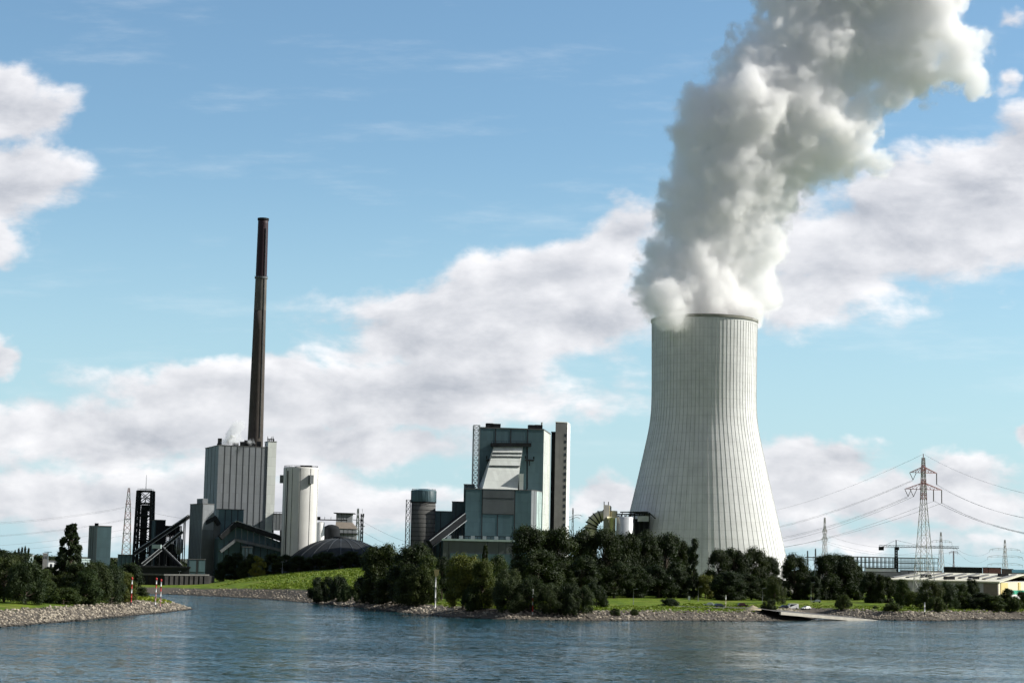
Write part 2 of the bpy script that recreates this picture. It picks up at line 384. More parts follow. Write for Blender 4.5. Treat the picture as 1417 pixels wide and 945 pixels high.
class MB:
    """collects polygons in world coordinates; build() links them as ONE mesh object"""
    def __init__(s): s.v = []; s.f = []; s.m = []; s.sm = []
    def add(s, verts, faces, mi=0, smooth=False):
        o = len(s.v); s.v += [tuple(p) for p in verts]
        s.f += [tuple(i + o for i in f) for f in faces]; s.m += [mi] * len(faces); s.sm += [smooth] * len(faces)
        return s
    def box(s, c, size, rz=0.0, mi=0):
        hx, hy, hz = size[0] / 2, size[1] / 2, size[2] / 2; ca, sa = math.cos(rz), math.sin(rz)
        vs = []
        for z in (-hz, hz):
            for (x, y) in ((-hx, -hy), (hx, -hy), (hx, hy), (-hx, hy)):
                vs.append((c[0] + x * ca - y * sa, c[1] + x * sa + y * ca, c[2] + z))
        return s.add(vs, [(3, 2, 1, 0), (4, 5, 6, 7), (0, 1, 5, 4), (1, 2, 6, 5), (2, 3, 7, 6), (3, 0, 4, 7)], mi)
    def prism(s, pts, z0, z1, mi=0):
        n = len(pts)
        zz0 = z0 if isinstance(z0, (list, tuple)) else [z0] * n
        zz1 = z1 if isinstance(z1, (list, tuple)) else [z1] * n
        vs = [(p[0], p[1], zz0[i]) for i, p in enumerate(pts)] + [(p[0], p[1], zz1[i]) for i, p in enumerate(pts)]
        fs = [tuple(range(n - 1, -1, -1)), tuple(range(n, 2 * n))] + [(i, (i + 1) % n, n + (i + 1) % n, n + i) for i in range(n)]
        return s.add(vs, fs, mi)
    def bar(s, a, b, wd, ht=None, mi=0):
        a, b = Vector(a), Vector(b); d = b - a
        if d.length < 1e-6: return s
        ht = wd if ht is None else ht
        t = d.normalized(); up = Vector((0, 0, 1)) if abs(t.z) < .95 else Vector((0, 1, 0))
        x = t.cross(up).normalized() * (wd / 2); y = x.cross(t).normalized() * (ht / 2)
        vs = [a - x - y, a + x - y, a + x + y, a - x + y, b - x - y, b + x - y, b + x + y, b - x + y]
        return s.add(vs, [(3, 2, 1, 0), (4, 5, 6, 7), (0, 1, 5, 4), (1, 2, 6, 5), (2, 3, 7, 6), (3, 0, 4, 7)], mi)
    def tube(s, pts, rad, seg=8, mi=0, smooth=True, caps=True):
        pts = [Vector(p) for p in pts]; n = len(pts)
        rad = rad if isinstance(rad, (list, tuple)) else [rad] * n
        vs = []; fs = []
        for i, p in enumerate(pts):
            t = (pts[min(i + 1, n - 1)] - pts[max(i - 1, 0)]).normalized()
            up = Vector((0, 0, 1)) if abs(t.z) < .95 else Vector((0, 1, 0))
            x = t.cross(up).normalized(); y = x.cross(t).normalized()
            for k in range(seg):
                a = 2 * math.pi * k / seg
                vs.append(p + x * (math.cos(a) * rad[i]) + y * (math.sin(a) * rad[i]))
        for i in range(n - 1):
            for k in range(seg):
                fs.append((i * seg + k, i * seg + (k + 1) % seg, (i + 1) * seg + (k + 1) % seg, (i + 1) * seg + k))
        s.add(vs, fs, mi, smooth)
        if caps:
            s.f += [tuple(len(s.v) - n * seg + k for k in range(seg)), tuple(len(s.v) - seg + k for k in range(seg - 1, -1, -1))]
            s.m += [mi, mi]; s.sm += [False, False]
        return s
    def lathe(s, prof, c, seg=32, mi=0, smooth=True, cap_top=True, cap_bot=False):
        vs = []; fs = []
        for (r, z) in prof:
            for k in range(seg):
                a = 2 * math.pi * k / seg
                vs.append((c[0] + r * math.cos(a), c[1] + r * math.sin(a), c[2] + z))
        for i in range(len(prof) - 1):
            for k in range(seg):
                fs.append((i * seg + k, i * seg + (k + 1) % seg, (i + 1) * seg + (k + 1) % seg, (i + 1) * seg + k))
        s.add(vs, fs, mi, smooth)
        o = len(s.v) - len(prof) * seg
        if cap_top: s.f.append(tuple(o + (len(prof) - 1) * seg + k for k in range(seg))); s.m.append(mi); s.sm.append(False)
        if cap_bot: s.f.append(tuple(o + k for k in range(seg - 1, -1, -1))); s.m.append(mi); s.sm.append(False)
        return s
    def build(s, name, mats, parent=None, loc=None):
        mats = mats if isinstance(mats, (list, tuple)) else [mats]
        off = Vector((0, 0, 0))
        if parent is not None:
            p = parent
            while p is not None: off += p.location; p = p.parent
        elif loc is not None: off = Vector(loc)
        else:
            a = np.array(s.v); off = Vector(((a[:, 0].min() + a[:, 0].max()) / 2, (a[:, 1].min() + a[:, 1].max()) / 2, a[:, 2].min()))
        me = bpy.data.meshes.new(name)
        me.from_pydata([(p[0] - off.x, p[1] - off.y, p[2] - off.z) for p in s.v], [], s.f)
        for mm in mats: me.materials.append(MAT[mm] if isinstance(mm, str) else mm)
        me.polygons.foreach_set('material_index', s.m)
        me.polygons.foreach_set('use_smooth', s.sm)
        me.update()
        o = bpy.data.objects.new(name, me); COL.objects.link(o)
        if parent is not None: o.parent = parent
        else: o.location = off
        return o
# ------------------------------------------------------------------ terrain: main bank, spit, river
def xy(p): return (p.x, p.y)
main_poly = [(-2600, 1500), (-900, 1330), xy(W(-60, 819)), xy(W(120, 820)), xy(W(228, 822)), xy(W(300, 825)), xy(W(370, 829)), xy(W(430, 834)), xy(W(500, 841)), xy(W(560, 848)),
             xy(W(620, 853)), xy(W(700, 857)), xy(W(850, 859)), xy(W(960, 859)), xy(W(1060, 859.5)), xy(W(1122, 858.5)), xy(W(1132, 853.0)), xy(W(1180, 855.5)), xy(W(1212, 857)), xy(W(1260, 858.5)), xy(W(1310, 859)), xy(W(1345, 857.5)), xy(W(1417, 857)), (900, 900), (3000, 1200), (3000, 6000), (-2600, 6000)]
spit_front = [xy(W(-60, 874)), xy(W(0, 868)), xy(W(60, 863)), xy(W(120, 858)), xy(W(190, 851)), xy(W(225, 848)), xy(W(249, 845))]
_t = spit_front[-1]
spit_poly = [(-900, spit_front[0][1] - 10)] + spit_front + [(_t[0] + 1, _t[1] + 24), (_t[0] - 8, _t[1] + 62), (_t[0] - 30, _t[1] + 108), (_t[0] - 70, _t[1] + 130), (-420, _t[1] + 150), (-900, _t[1] + 170)]

def sdist(poly, X, Y):
    X = np.asarray(X, float); Y = np.asarray(Y, float)
    best = np.full(X.shape, 1e9); inside = np.zeros(X.shape, bool)
    n = len(poly)
    for i in range(n):
        ax, ay = poly[i]; bx, by = poly[(i + 1) % n]
        dx, dy_ = bx - ax, by - ay; L = dx * dx + dy_ * dy_
        t = np.clip(((X - ax) * dx + (Y - ay) * dy_) / L, 0, 1)
        best = np.minimum(best, np.hypot(X - ax - t * dx, Y - ay - t * dy_))
        cond = ((ay > Y) != (by > Y))
        with np.errstate(divide='ignore', invalid='ignore'):
            xi = ax + (Y - ay) * dx / (dy_ if dy_ else 1e-9)
        inside ^= cond & (X < xi)
    return np.where(inside, best, -best)

# the grassy dyke that climbs away from the water left of the middle
_ridge = [(268, 812, 1180), (300, 806, 1185), (370, 796.5, 1190), (430, 791, 1190), (497, 786.5, 1190), (560, 787, 1190), (640, 797, 1190), (700, 806, 1190)]
RX = np.array([XatY(a, b, y) for a, b, y in _ridge]); RZ = np.array([max(4.6, ZatY(a, b, y)) for a, b, y in _ridge]); RZ[-1] = 4.6
def wob(X, Y, s, a):
    return a * (np.sin(X / s + 1.3 * np.sin(Y / (s * 1.7))) * np.cos(Y / (s * .9) + .7 * np.sin(X / (s * 1.3))))
def profile(d):
    z = np.where(d < 0, d * .42, np.where(d < 14, d * .26, 3.64 + (d - 14) * .010))
    return np.clip(z, -3.0, 5.2)
def ground_z(X, Y):
    X = np.asarray(X, float); Y = np.asarray(Y, float)
    d1 = sdist(main_poly, X, Y); d2 = sdist(spit_poly, X, Y)
    d1w = d1 + wob(X, Y, 7.0, .8) + wob(X, Y, 23.0, 1.0)
    d2w = d2 + wob(X, Y, 6.0, .6)
    z1 = profile(d1w)
    hill = np.interp(X, RX, RZ, left=4.6, right=4.6) - 4.6
    s0 = np.interp(X, RX, np.array([1150, 1090, 985, 935, 860, 830, 830, 830.]))
    t = np.clip((Y - s0) / np.maximum(1190 - s0, 20), 0, 1); t = t * t * (3 - 2 * t) * .55 + t * .45
    back = np.clip((1300 - Y) / 60, 0, 1)
    z1 = z1 + hill * np.where(Y <= 1190, t, back) * np.clip(d1 / 14, 0, 1)
    z2 = np.where(d2w < 14, profile(d2w), np.minimum(3.64 + (d2w - 14) * .05, 5.2))
    # boat ramp cut
    z = np.maximum(z1, z2) + wob(X, Y, 4.1, .12) * (np.maximum(d1, d2) > 14)
    rz = ramp_z(X, Y)
    z = np.where(np.isfinite(rz), np.minimum(z, rz - .35), z)
    return z, np.maximum(d1w, d2w)
RA = W(1078, 846, 3.7); RB = W(1206, 857.2, 0.15)      # water-side edge of the ramp, top and foot
RDIR = (RB - RA); RLEN = math.hypot(RDIR.x, RDIR.y); RT = (RDIR.x / RLEN, RDIR.y / RLEN); RN = (-RT[1], RT[0]); RWID = 17.0; RISE = .085
def ramp_z(X, Y):
    a = (X - RA.x) * RT[0] + (Y - RA.y) * RT[1]; b = (X - RA.x) * RN[0] + (Y - RA.y) * RN[1]
    z = 3.7 + (0.15 - 3.7) * np.clip(a / RLEN, 0, 1.12) + np.clip(b, 0, 30) * RISE
    return np.where((a > 1) & (a < RLEN * 1.1) & (b > -1.0) & (b < RWID * (1 - .3 * np.clip(a / RLEN, 0, 1)) + .5), z, np.inf)
def hit(px, py, y0=430.0, y1=1420.0):
    """where the sight line through a photo point first meets the ground"""
    Y = np.arange(y0, y1, .6); d = ray(px, py); X = d.x / d.y * Y; Zr = CAMZ + d.z / d.y * Y
    g, _ = ground_z(X, Y); k = np.argmax((Zr <= g) & (g > .15))
    return Vector((X[k], Y[k], g[k])) if ((Zr[k] <= g[k]) and k > 0) else Vector((X[0], 900.0, 4.6))
def gz(x, y): return float(ground_z(np.array([x]), np.array([y]))[0][0])

xs = np.concatenate([np.arange(-760, -560, 10.), np.arange(-560, 560, 3.2), np.arange(560, 820, 10.)])
ys = np.concatenate([np.arange(440, 980, 2.6), np.arange(980, 1320, 5.), np.arange(1320, 1901, 20.)])
GX, GY = np.meshgrid(xs, ys)
GZ, GD = ground_z(GX, GY)
nx, ny = len(xs), len(ys)
keep = (GZ > -2.9)
vid = np.arange(nx * ny).reshape(ny, nx)
q = np.stack([vid[:-1, :-1], vid[:-1, 1:], vid[1:, 1:], vid[1:, :-1]], -1).reshape(-1, 4)
km = (keep[:-1, :-1] | keep[:-1, 1:] | keep[1:, 1:] | keep[1:, :-1]).reshape(-1)
q = q[km]
me = bpy.data.meshes.new('ground')
me.from_pydata(np.stack([GX, GY, GZ], -1).reshape(-1, 3).tolist(), [], q.tolist())
at = me.attributes.new('shore', 'FLOAT', 'POINT'); at.data.foreach_set('value', GD.reshape(-1).astype(np.float32))
me.polygons.foreach_set('use_smooth', [True] * len(me.polygons))
me.materials.append(MAT['bank ground'])
go = bpy.data.objects.new('ground', me); COL.objects.link(go); tag(go, 'grassy river bank with stony edge under the power station', 'ground', kind='structure')
# the plain beyond, out to the horizon
mb = MB(); mb.add([(-30000, 1890, 4.9), (30000, 1890, 4.9), (30000, 40000, 4.9), (-30000, 40000, 4.9)], [(0, 1, 2, 3)])
mb.add([(-30000, 1300, 4.6), (-755, 1300, 4.6), (-755, 1890, 4.6), (-30000, 1890, 4.6)], [(0, 1, 2, 3)])
mb.add([(815, 930, 4.6), (30000, 930, 4.6), (30000, 1890, 4.6), (815, 1890, 4.6)], [(0, 1, 2, 3)])
o = mb.build('plain', 'plain ground'); tag(o, 'flat land running out to the horizon behind the plant', 'plain', kind='structure')
me = o.data; at = me.attributes.new('shore', 'FLOAT', 'POINT'); at.data.foreach_set('value', [60.0] * len(me.vertices))
mb = MB(); mb.add([(-6000, -300, 0), (6000, -300, 0), (6000, 2200, 0), (-6000, 2200, 0)], [(0, 1, 2, 3)])
o = mb.build('river', 'river water'); tag(o, 'wide wind ruffled dark blue river in front of the bank', 'river', kind='structure')
# riverbed
mb = MB(); mb.add([(-6000, -300, -3.05), (6000, -300, -3.05), (6000, 2200, -3.05), (-6000, 2200, -3.05)], [(0, 1, 2, 3)])
# boat ramp and the track above it
def ramp_pt(a, b, dz=0.0):
    return (RA.x + RT[0] * a + RN[0] * b, RA.y + RT[1] * a + RN[1] * b, 3.7 + (0.15 - 3.7) * a / RLEN + b * RISE + dz)
mb = MB()
n_ = 12
for i in range(n_):
    a0, a1 = RLEN * 1.06 * i / n_ , RLEN * 1.06 * (i + 1) / n_
    mb.add([ramp_pt(a0, 0), ramp_pt(a1, 0), ramp_pt(a1, RWID * (1 - .3 * (i + 1) / n_)), ramp_pt(a0, RWID * (1 - .3 * i / n_))], [(0, 1, 2, 3)])
o = mb.build('boat_ramp', 'ramp paving'); tag(o, 'grey paved boat ramp sloping down the bank into the water', 'boat ramp', kind='structure')
mb = MB()
for i in range(n_):
    a0, a1 = RLEN * 1.06 * i / n_, RLEN * 1.06 * (i + 1) / n_
    p = [ramp_pt(a0, -.9, .14), ramp_pt(a1, -.9, .14), ramp_pt(a1, 0, .06), ramp_pt(a0, 0, .06)]
    lo = [(q_[0], q_[1], q_[2] - 1.2) for q_ in p]
    mb.add(lo + p, [(4, 5, 6, 7), (0, 1, 5, 4), (2, 3, 7, 6)])
o = mb.build('ramp_kerb', 'kerb stone'); tag(o, 'pale stone edge along the water side of the boat ramp', 'kerb', kind='structure')
def strip(name, pts, wid, m, lift, label, cat):
    mb = MB(); L = []
    for i, p in enumerate(pts):
        a = Vector(pts[max(i - 1, 0)]); b = Vector(pts[min(i + 1, len(pts) - 1)]); t = (b - a).normalized(); nrm = Vector((-t.y, t.x))
        for s_ in (-1, 1):
            x, y = p[0] + nrm.x * wid / 2 * s_, p[1] + nrm.y * wid / 2 * s_
            L.append((x, y, gz(x, y) + lift))
    mb.add(L, [(2 * i, 2 * i + 2, 2 * i + 3, 2 * i + 1) for i in range(len(pts) - 1)])
    o = mb.build(name, m); tag(o, label, cat, kind='structure'); return o
def lerp_pts(a, b, n): return [(a[0] + (b[0] - a[0]) * i / n, a[1] + (b[1] - a[1]) * i / n) for i in range(n + 1)]
strip('bank_track', lerp_pts(xy(W(935, 838.5, 4.2)), xy(W(1065, 841.5, 4.2)), 26), 9.0, 'ramp paving', .22, 'bare earth track along the grassy bank top', 'track')

# riprap stones: past counting, one object
rng = random.Random(5); nr = np.random.default_rng(5)
ico = bmesh.new(); bmesh.ops.create_icosphere(ico, subdivisions=1, radius=1.0)
IV = np.array([v.co[:] for v in ico.verts]); IF = np.array([[v.index for v in f.verts] for f in ico.faces]); ico.free()
def stones(name, poly_pts, spacing, size, label, maxd=14.5, poly=None, skip=None):
    V = []; F = []; k = 0
    # candidates along the shoreline
    for (a, b) in zip(poly_pts[:-1], poly_pts[1:]):
        a = np.array(a); b = np.array(b); L = np.linalg.norm(b - a); t = (b - a) / L; nn = np.array([-t[1], t[0]])
        cnt = int(L * (maxd + 1) * spacing)
        al = nr.uniform(0, L, cnt); dd = nr.uniform(-1.0, maxd, cnt)
        pts = a + t * al[:, None] + nn * dd[:, None]
        z, d = ground_z(pts[:, 0], pts[:, 1])
        okm = (d > -1.2) & (d < maxd + 2.0 * nr.random(cnt))
        if skip is not None: okm &= ~skip(pts[:, 0], pts[:, 1])
        for (x, y), zz in zip(pts[okm], z[okm]):
            s = size * (0.55 + 0.9 * rng.random() ** 2)
            sc3 = nr.uniform(.6, 1.15, 3) * s; sc3[2] *= .72
            an = rng.random() * 6.28; ca, sa = math.cos(an), math.sin(an)
            v = IV * nr.uniform(.72, 1.15, (len(IV), 1)) * sc3
            v = np.stack([v[:, 0] * ca - v[:, 1] * sa, v[:, 0] * sa + v[:, 1] * ca, v[:, 2]], -1) + [x, y, zz + sc3[2] * .25]
            V.append(v); F.append(IF + k); k += len(IV)
    V = np.concatenate(V); F = np.concatenate(F)
    me = bpy.data.meshes.new(name); me.from_pydata(V.tolist(), [], F.tolist()); me.materials.append(MAT['riprap stone'])
    o = bpy.data.objects.new(name, me); COL.objects.link(o); tag(o, label, 'stones', kind='stuff'); return o
inramp = lambda x, y: np.isfinite(ramp_z(x, y))
stones('riprap', spit_front + spit_poly[8:11], .75, .52, 'pale riprap stones heaped along the edge of the spit')
i0 = 4
stones('riprap', main_poly[i0:12], .30, .56, 'dark riprap stones along the foot of the dyke and shaded trees', maxd=12)
stones('riprap', main_poly[11:17], .75, .52, 'pale riprap stones along the bank left of the boat ramp', skip=inramp)
stones('riprap', main_poly[15:24], .60, .52, 'grey riprap stones along the bank right of the boat ramp', skip=inramp)
# ------------------------------------------------------------------ building helpers
G0 = 4.5      # yard level of the plant (just under the ground sheet)
def pt(px, py, Y): p = P(px, py, Y); return (p.x, p.y)
def para(FL, FR, BL, py):
    """plan of a block from three corners given as (photo x, distance)"""
    a, b, d = [Vector(pt(c[0], py, c[1])) for c in (FL, FR, BL)]
    return [tuple(a), tuple(b), tuple(b + d - a), tuple(d)]
def centroid(pts): return (sum(p[0] for p in pts) / len(pts), sum(p[1] for p in pts) / len(pts))
def inset(pts, k):
    c = centroid(pts); return [(c[0] + (p[0] - c[0]) * k, c[1] + (p[1] - c[1]) * k) for p in pts]
def grow(pts, d):
    n = len(pts); res = []
    for i in range(n):
        p0, p1, p2 = Vector(pts[i - 1]), Vector(pts[i]), Vector(pts[(i + 1) % n])
        t1 = (p1 - p0).normalized(); t2 = (p2 - p1).normalized()
        n1 = Vector((t1.y, -t1.x)); n2 = Vector((t2.y, -t2.x))
        bis = (n1 + n2); bis = bis / max(.2, (1 + n1.dot(n2)))
        res.append(tuple(p1 + bis * d))
    return res
def edge_seams(mb, A, B, z0, z1, fr=(), hz=(), wid=.55, out=.12, mi=1):
    A, B = Vector(A), Vector(B); t = (B - A).normalized(); nrm = Vector((t.y, -t.x)); rz = math.atan2(t.y, t.x); L = (B - A).length
    for f in fr:
        c = A + t * (L * f) + nrm * (out / 2 - .01)
        mb.box((c.x, c.y, (z0 + z1) / 2), (wid, out, z1 - z0 - .3), rz, mi)
    for z in hz:
        a_, b_ = (0.0, 1.0)
        if isinstance(z, tuple): z, a_, b_ = z
        c = A + t * (L * (a_ + b_) / 2) + nrm * (out / 2 + .002)
        mb.box((c.x, c.y, z), (L * (b_ - a_) - .1, out, wid), rz, mi)
def walls(parent, pts, z0, z1, m, seams=None, hseams=None, wid=.55, roof='roof felt', name='wall', seam='seam', lip=.5):
    mb = MB(); mb.prism(pts, z0, z1)
    for i, fr in (seams or {}).items(): edge_seams(mb, pts[i], pts[(i + 1) % len(pts)], z0, z1, fr=fr, wid=wid)
    for i, hz in (hseams or {}).items(): edge_seams(mb, pts[i], pts[(i + 1) % len(pts)], z0, z1, hz=hz, wid=wid)
    wl = mb.build(name, [m, seam], parent)
    if roof:
        rb = MB(); rb.prism(grow(pts, .25), z1 + .004, z1 + lip); rb.build('roof', roof, parent)
    return wl
def thing_at(name, pts, label, cat, group=None, z=G0):
    c = centroid(pts); return empty(name, (c[0], c[1], z), label, cat, group)
def ev(n): return [i / n for i in range(1, n)]
def lattice(mb, c, h, w0, w1, n, leg=.5, br=.25, rz=0.0, mi=0, mid=None, mi2=None):
    """square lattice mast on base point c; mi2 alternates a second colour by bays"""
    def corner(k, z):
        f = z / h; w_ = w0 + (w1 - w0) * f
        if mid: w_ = np.interp(f, [0, mid[0], 1], [w0, mid[1], w1])
        a = rz + math.pi / 4 + k * math.pi / 2
        return (c[0] + w_ * .7071 * math.cos(a), c[1] + w_ * .7071 * math.sin(a), c[2] + z)
    for i in range(n):
        z0, z1 = h * i / n, h * (i + 1) / n
        m_ = mi if (mi2 is None or i % 2 == 0) else mi2
        for k in range(4):
            mb.bar(corner(k, z0), corner(k, z1), leg, mi=m_)
            mb.bar(corner(k, z0), corner((k + 1) % 4, z1), br, mi=m_)
            mb.bar(corner((k + 1) % 4, z0), corner(k, z1), br, mi=m_)
            mb.bar(corner(k, z1), corner((k + 1) % 4, z1), br, mi=m_)
    return corner

# ------------------------------------------------------------------ cooling tower
TY = YforZ(975, 435, 186.0); TC = P(973.5, 620, TY); TX = TC.x
TZ0 = G0
t_root = empty('cooling_tower', (TX, TY, TZ0), 'huge pale concrete cooling tower with waisted ribbed shell giving off steam', 'cooling tower')
def mpp(py): return (P(974, py, TY) - P(973, py, TY)).length
prof_px = [(436, 72.8), (470, 72.4), (500, 72.2), (530, 71.9), (560, 72.0), (581, 73.2), (600, 76.3), (621, 80.9), (661, 89.7), (701, 99.0), (740, 108.0), (775, 116.0), (800, 121.8)]
pz = np.array([ZatY(974, a, TY) for a, b in prof_px]); pr = np.array([b * mpp(a) for a, b in prof_px])
zz = np.linspace(13.5, 181.6, 64)
rr = np.interp(zz, pz[::-1], pr[::-1])
for _ in range(6): rr[1:-1] = .25 * rr[:-2] + .5 * rr[1:-1] + .25 * rr[2:]
mb = MB()
NS = 192
mb.lathe([(r, z - TZ0) for r, z in zip(rr, zz)] + [(r - .9, z - TZ0) for r, z in list(zip(rr, zz))[::-4]], (TX, TY, TZ0), seg=NS, cap_top=False)
mb.build('shell', 'cooling tower concrete', t_root)
mb = MB()
for k in range(84):                       # the vertical wind ribs
    a = 2 * math.pi * (k + .5) / 84; ca, sa = math.cos(a), math.sin(a); hw = .11
    vs = []
    for r, z in zip(rr, zz):
        if z > 180.0: continue
        for (dr, dt) in ((-.05, -hw), (.16, -hw), (.16, hw), (-.05, hw)):
            vs.append((TX + (r + dr) * ca - dt * sa, TY + (r + dr) * sa + dt * ca, z))
    n_ = len(vs) // 4; fs = []
    for i in range(n_ - 1):
        for j in range(3): fs.append((i * 4 + j, i * 4 + j + 1, (i + 1) * 4 + j + 1, (i + 1) * 4 + j))
    mb.add(vs, fs)
o = mb.build('wind_ribs', 'tower rib', t_root)
mb = MB()
rt = rr[-1]
mb.lathe([(rt + .1, 180.0 - TZ0), (rt + .6, 180.1 - TZ0), (rt + .6, 181.8 - TZ0), (rt - 1.2, 181.8 - TZ0), (rt - 1.2, 180.0 - TZ0)], (TX, TY, TZ0), seg=NS, cap_top=False, smooth=False)
mb.build('rim', 'tower rim', t_root)
mb = MB()
rb0 = rr[0]
for k in range(48):
    a0 = 2 * math.pi * k / 48; a1 = 2 * math.pi * (k + .5) / 48; a2 = 2 * math.pi * (k + 1) / 48
    top = (TX + (rb0 - .5) * math.cos(a1), TY + (rb0 - .5) * math.sin(a1), 13.7)
    for a in (a0, a2): mb.bar((TX + (rb0 + 3) * math.cos(a), TY + (rb0 + 3) * math.sin(a), 4.0), top, .8)
mb.build('support_columns', 'mid concrete', t_root)

# ------------------------------------------------------------------ tall chimney
CY = YforZ(363, 302, 305.0)
CB = P(354.5, 700, CY); CX = P(358, 480, CY).x
c_root = empty('chimney', (CX, CY, G0), 'very tall slim dark brown chimney with a maroon top behind the boiler house', 'chimney')
mC = (P(359, 480, CY) - P(358, 480, CY)).length
zc = lambda py: ZatY(360, py, CY)
def crad(z): return np.interp(z, [G0, zc(612), zc(450), zc(382), zc(302)], [13.0 * mC, 10.6 * mC, 8.6 * mC, 7.8 * mC, 7.1 * mC])
def section(name, za, zb, m, ex=0.0):
    b = MB(); zs = np.linspace(za, zb, 14); b.lathe([(crad(z) + ex, z) for z in zs], (CX, CY, 0), seg=40); return b.build(name, m, c_root)
section('lower_shaft', G0, zc(430), 'chimney brown')
section('pale_band', zc(430) + .01, zc(384), 'chimney grey', .05)
section('top_shaft', zc(384) + .01, zc(304), 'chimney maroon')
b = MB(); z_ = zc(384)
b.lathe([(crad(z_), z_ - 1.2), (crad(z_) + .8, z_ - 1.0), (crad(z_) + .8, z_ + .2), (crad(z_), z_ + .2)], (CX, CY, 0), seg=32, smooth=False)
for k in range(24):
    a = k * math.pi / 12; x_, y_ = CX + (crad(z_) + .7) * math.cos(a), CY + (crad(z_) + .7) * math.sin(a); b.bar((x_, y_, z_), (x_, y_, z_ + 1.4), .12)
b.build('platform', 'grey steel', c_root)
b = MB(); z_ = zc(303)
b.lathe([(crad(z_) + .15, z_ - 1.5), (crad(z_) + .5, z_ - 1.3), (crad(z_) + .5, z_ + .4), (crad(z_) - .9, z_ + .4), (crad(z_) - .9, z_ - 4)], (CX, CY, 0), seg=40, smooth=False, cap_top=True)
b.build('rim', 'dark steel', c_root)
b = MB(); a = R(-50)
for z0_, z1_ in zip(np.linspace(120, 296, 40)[:-1], np.linspace(120, 296, 40)[1:]):
    b.bar((CX + (crad(z0_) + .4) * math.cos(a), CY + (crad(z0_) + .4) * math.sin(a), z0_), (CX + (crad(z1_) + .4) * math.cos(a), CY + (crad(z1_) + .4) * math.sin(a), z1_), .5)
b.build('ladder', 'grey steel', c_root)

# ------------------------------------------------------------------ left boiler house
BY = CY - 62
def H(py, px, Y): return ZatY(px, py, Y)
pl = para((300, BY), (368.5, BY + 18), (281.5, BY + 48), 690)
zt = H(616, 300, BY)
bh = thing_at('boiler_house', pl, 'tall grey windowless boiler house with ribbed facade at the foot of the chimney', 'boiler house')
walls(bh, pl, G0, zt, 'grey cladding', {0: ev(8), 3: ev(4)}, wid=.75)
zs_ = H(611, 372, BY + 18)
pl2 = para((368.8, BY + 17), (380.5, BY + 20.2), (364, BY + 30), 680)
walls(bh, pl2, G0, zs_, 'pale cladding', name='stair_shaft')
b = MB()
for (fx, fy, w_, h_) in ((.10, .3, 4, 6), (.16, .6, 3, 3), (.42, .3, 6, 3), (.55, .25, 5, 4), (.64, .3, 4, 5.5), (.72, .2, 6, 4), (.78, .5, 5, 3), (.9, .3, 4, 5)):
    x_ = pl[0][0] + (pl[1][0] - pl[0][0]) * fx + (pl[3][0] - pl[0][0]) * fy; y_ = pl[0][1] + (pl[1][1] - pl[0][1]) * fx + (pl[3][1] - pl[0][1]) * fy
    b.box((x_, y_, zt + .5 + h_ / 2), (w_ * .8, w_, h_), .2); b.build('roof_vent', 'dark steel', bh); b = MB()
b = MB(); cx_, cy_ = centroid(pl2)
for k in range(9):
    a = k * .7; x_, y_ = cx_ + 2.6 * math.cos(a), cy_ + 2.6 * math.sin(a); b.bar((x_, y_, zs_), (x_, y_, zs_ + 2.2 + (k % 3) * 1.3), .35)
b.lathe([(2.9, 2.0), (3.0, 2.3), (2.9, 2.6)], (cx_, cy_, zs_), seg=16, cap_top=False)
b.build('antenna_ring', 'dark steel', bh)

# coal tower block in front of it, on the left
AY = BY - 50
pa = para((279, AY), (295, AY + 12), (261.5, AY + 26), 740)
za = H(697, 279, AY)
th = thing_at('transfer_tower', pa, 'grey corrugated transfer tower left of the boiler house, lower half of its flank dark', 'tower block')
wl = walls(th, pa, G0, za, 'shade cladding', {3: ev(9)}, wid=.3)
b = MB(); edge_seams(b, pa[0], pa[1], H(733, 286, AY), za - .3, fr=(.5,), wid=(Vector(pa[1]) - Vector(pa[0])).length - .6, out=.2, mi=0); b.build('lit_panel', 'grey cladding', th)  # sunlit face given the lighter cladding: light put into the colour
b = MB(); c_ = inset(pa, .45); b.prism(c_, za + .5, za + 4.5); b.build('roof_house', 'shade cladding', th)
# teal block
QY = BY - 34
pb = para((301.5, QY), (336.5, QY + 9), (297, QY + 25), 730)
zb_ = H(704.5, 302, QY)
tb = thing_at('coal_bunker_block', pb, 'teal clad block with dark vertical seams in front of the boiler house', 'bunker block')
walls(tb, pb, G0, zb_, 'teal cladding', {0: (.27, .52, .77), 3: ev(3)}, wid=.6)
# long teal conveyor hall running right towards the silo, with a sloping roof
HY = QY - 8
ha = pt(324, 735, HY); hb = pt(389, 750, HY + 16)
dirv = Vector((hb[0] - ha[0], hb[1] - ha[1])).normalized(); bk = Vector((-dirv.y, dirv.x)) * 14
hl = pt(303, 745, HY - 5)
pts5 = [hl, ha, hb, tuple(Vector(hb) + bk), tuple(Vector(ha) + bk), tuple(Vector(hl) + bk)]
zh_l, zh_a, zh_b = H(745, 303, HY), H(727, 325, HY), H(750, 389, HY + 16)
hh = empty('sloping_hall', (ha[0], ha[1], G0), 'teal hall under a dark sloping double conveyor between the bunker block and the silo', 'hall')
b = MB(); b.prism(pts5, G0, [zh_l, zh_a, zh_b, zh_b, zh_a, zh_l])
edge_seams(b, ha, hb, G0, zh_b - 1, fr=ev(7), wid=.5); edge_seams(b, hl, ha, G0, zh_l - 1, fr=(.35, .68), wid=.5)
b.build('wall', ['teal cladding', 'seam'], hh)
fr_ = Vector((dirv.y, -dirv.x)) * 3.0
def lift(p, z, f=1.0): return (p[0] + fr_.x * f, p[1] + fr_.y * f, z)
b = MB()
b.bar(lift(hl, zh_l + .5), lift(ha, zh_a + 1.5), 4.5, 3.6); b.bar(lift(ha, zh_a + 1.5), lift(hb, zh_b + 2.2), 4.5, 3.4)
b.build('upper_gallery', 'dark steel', hh)
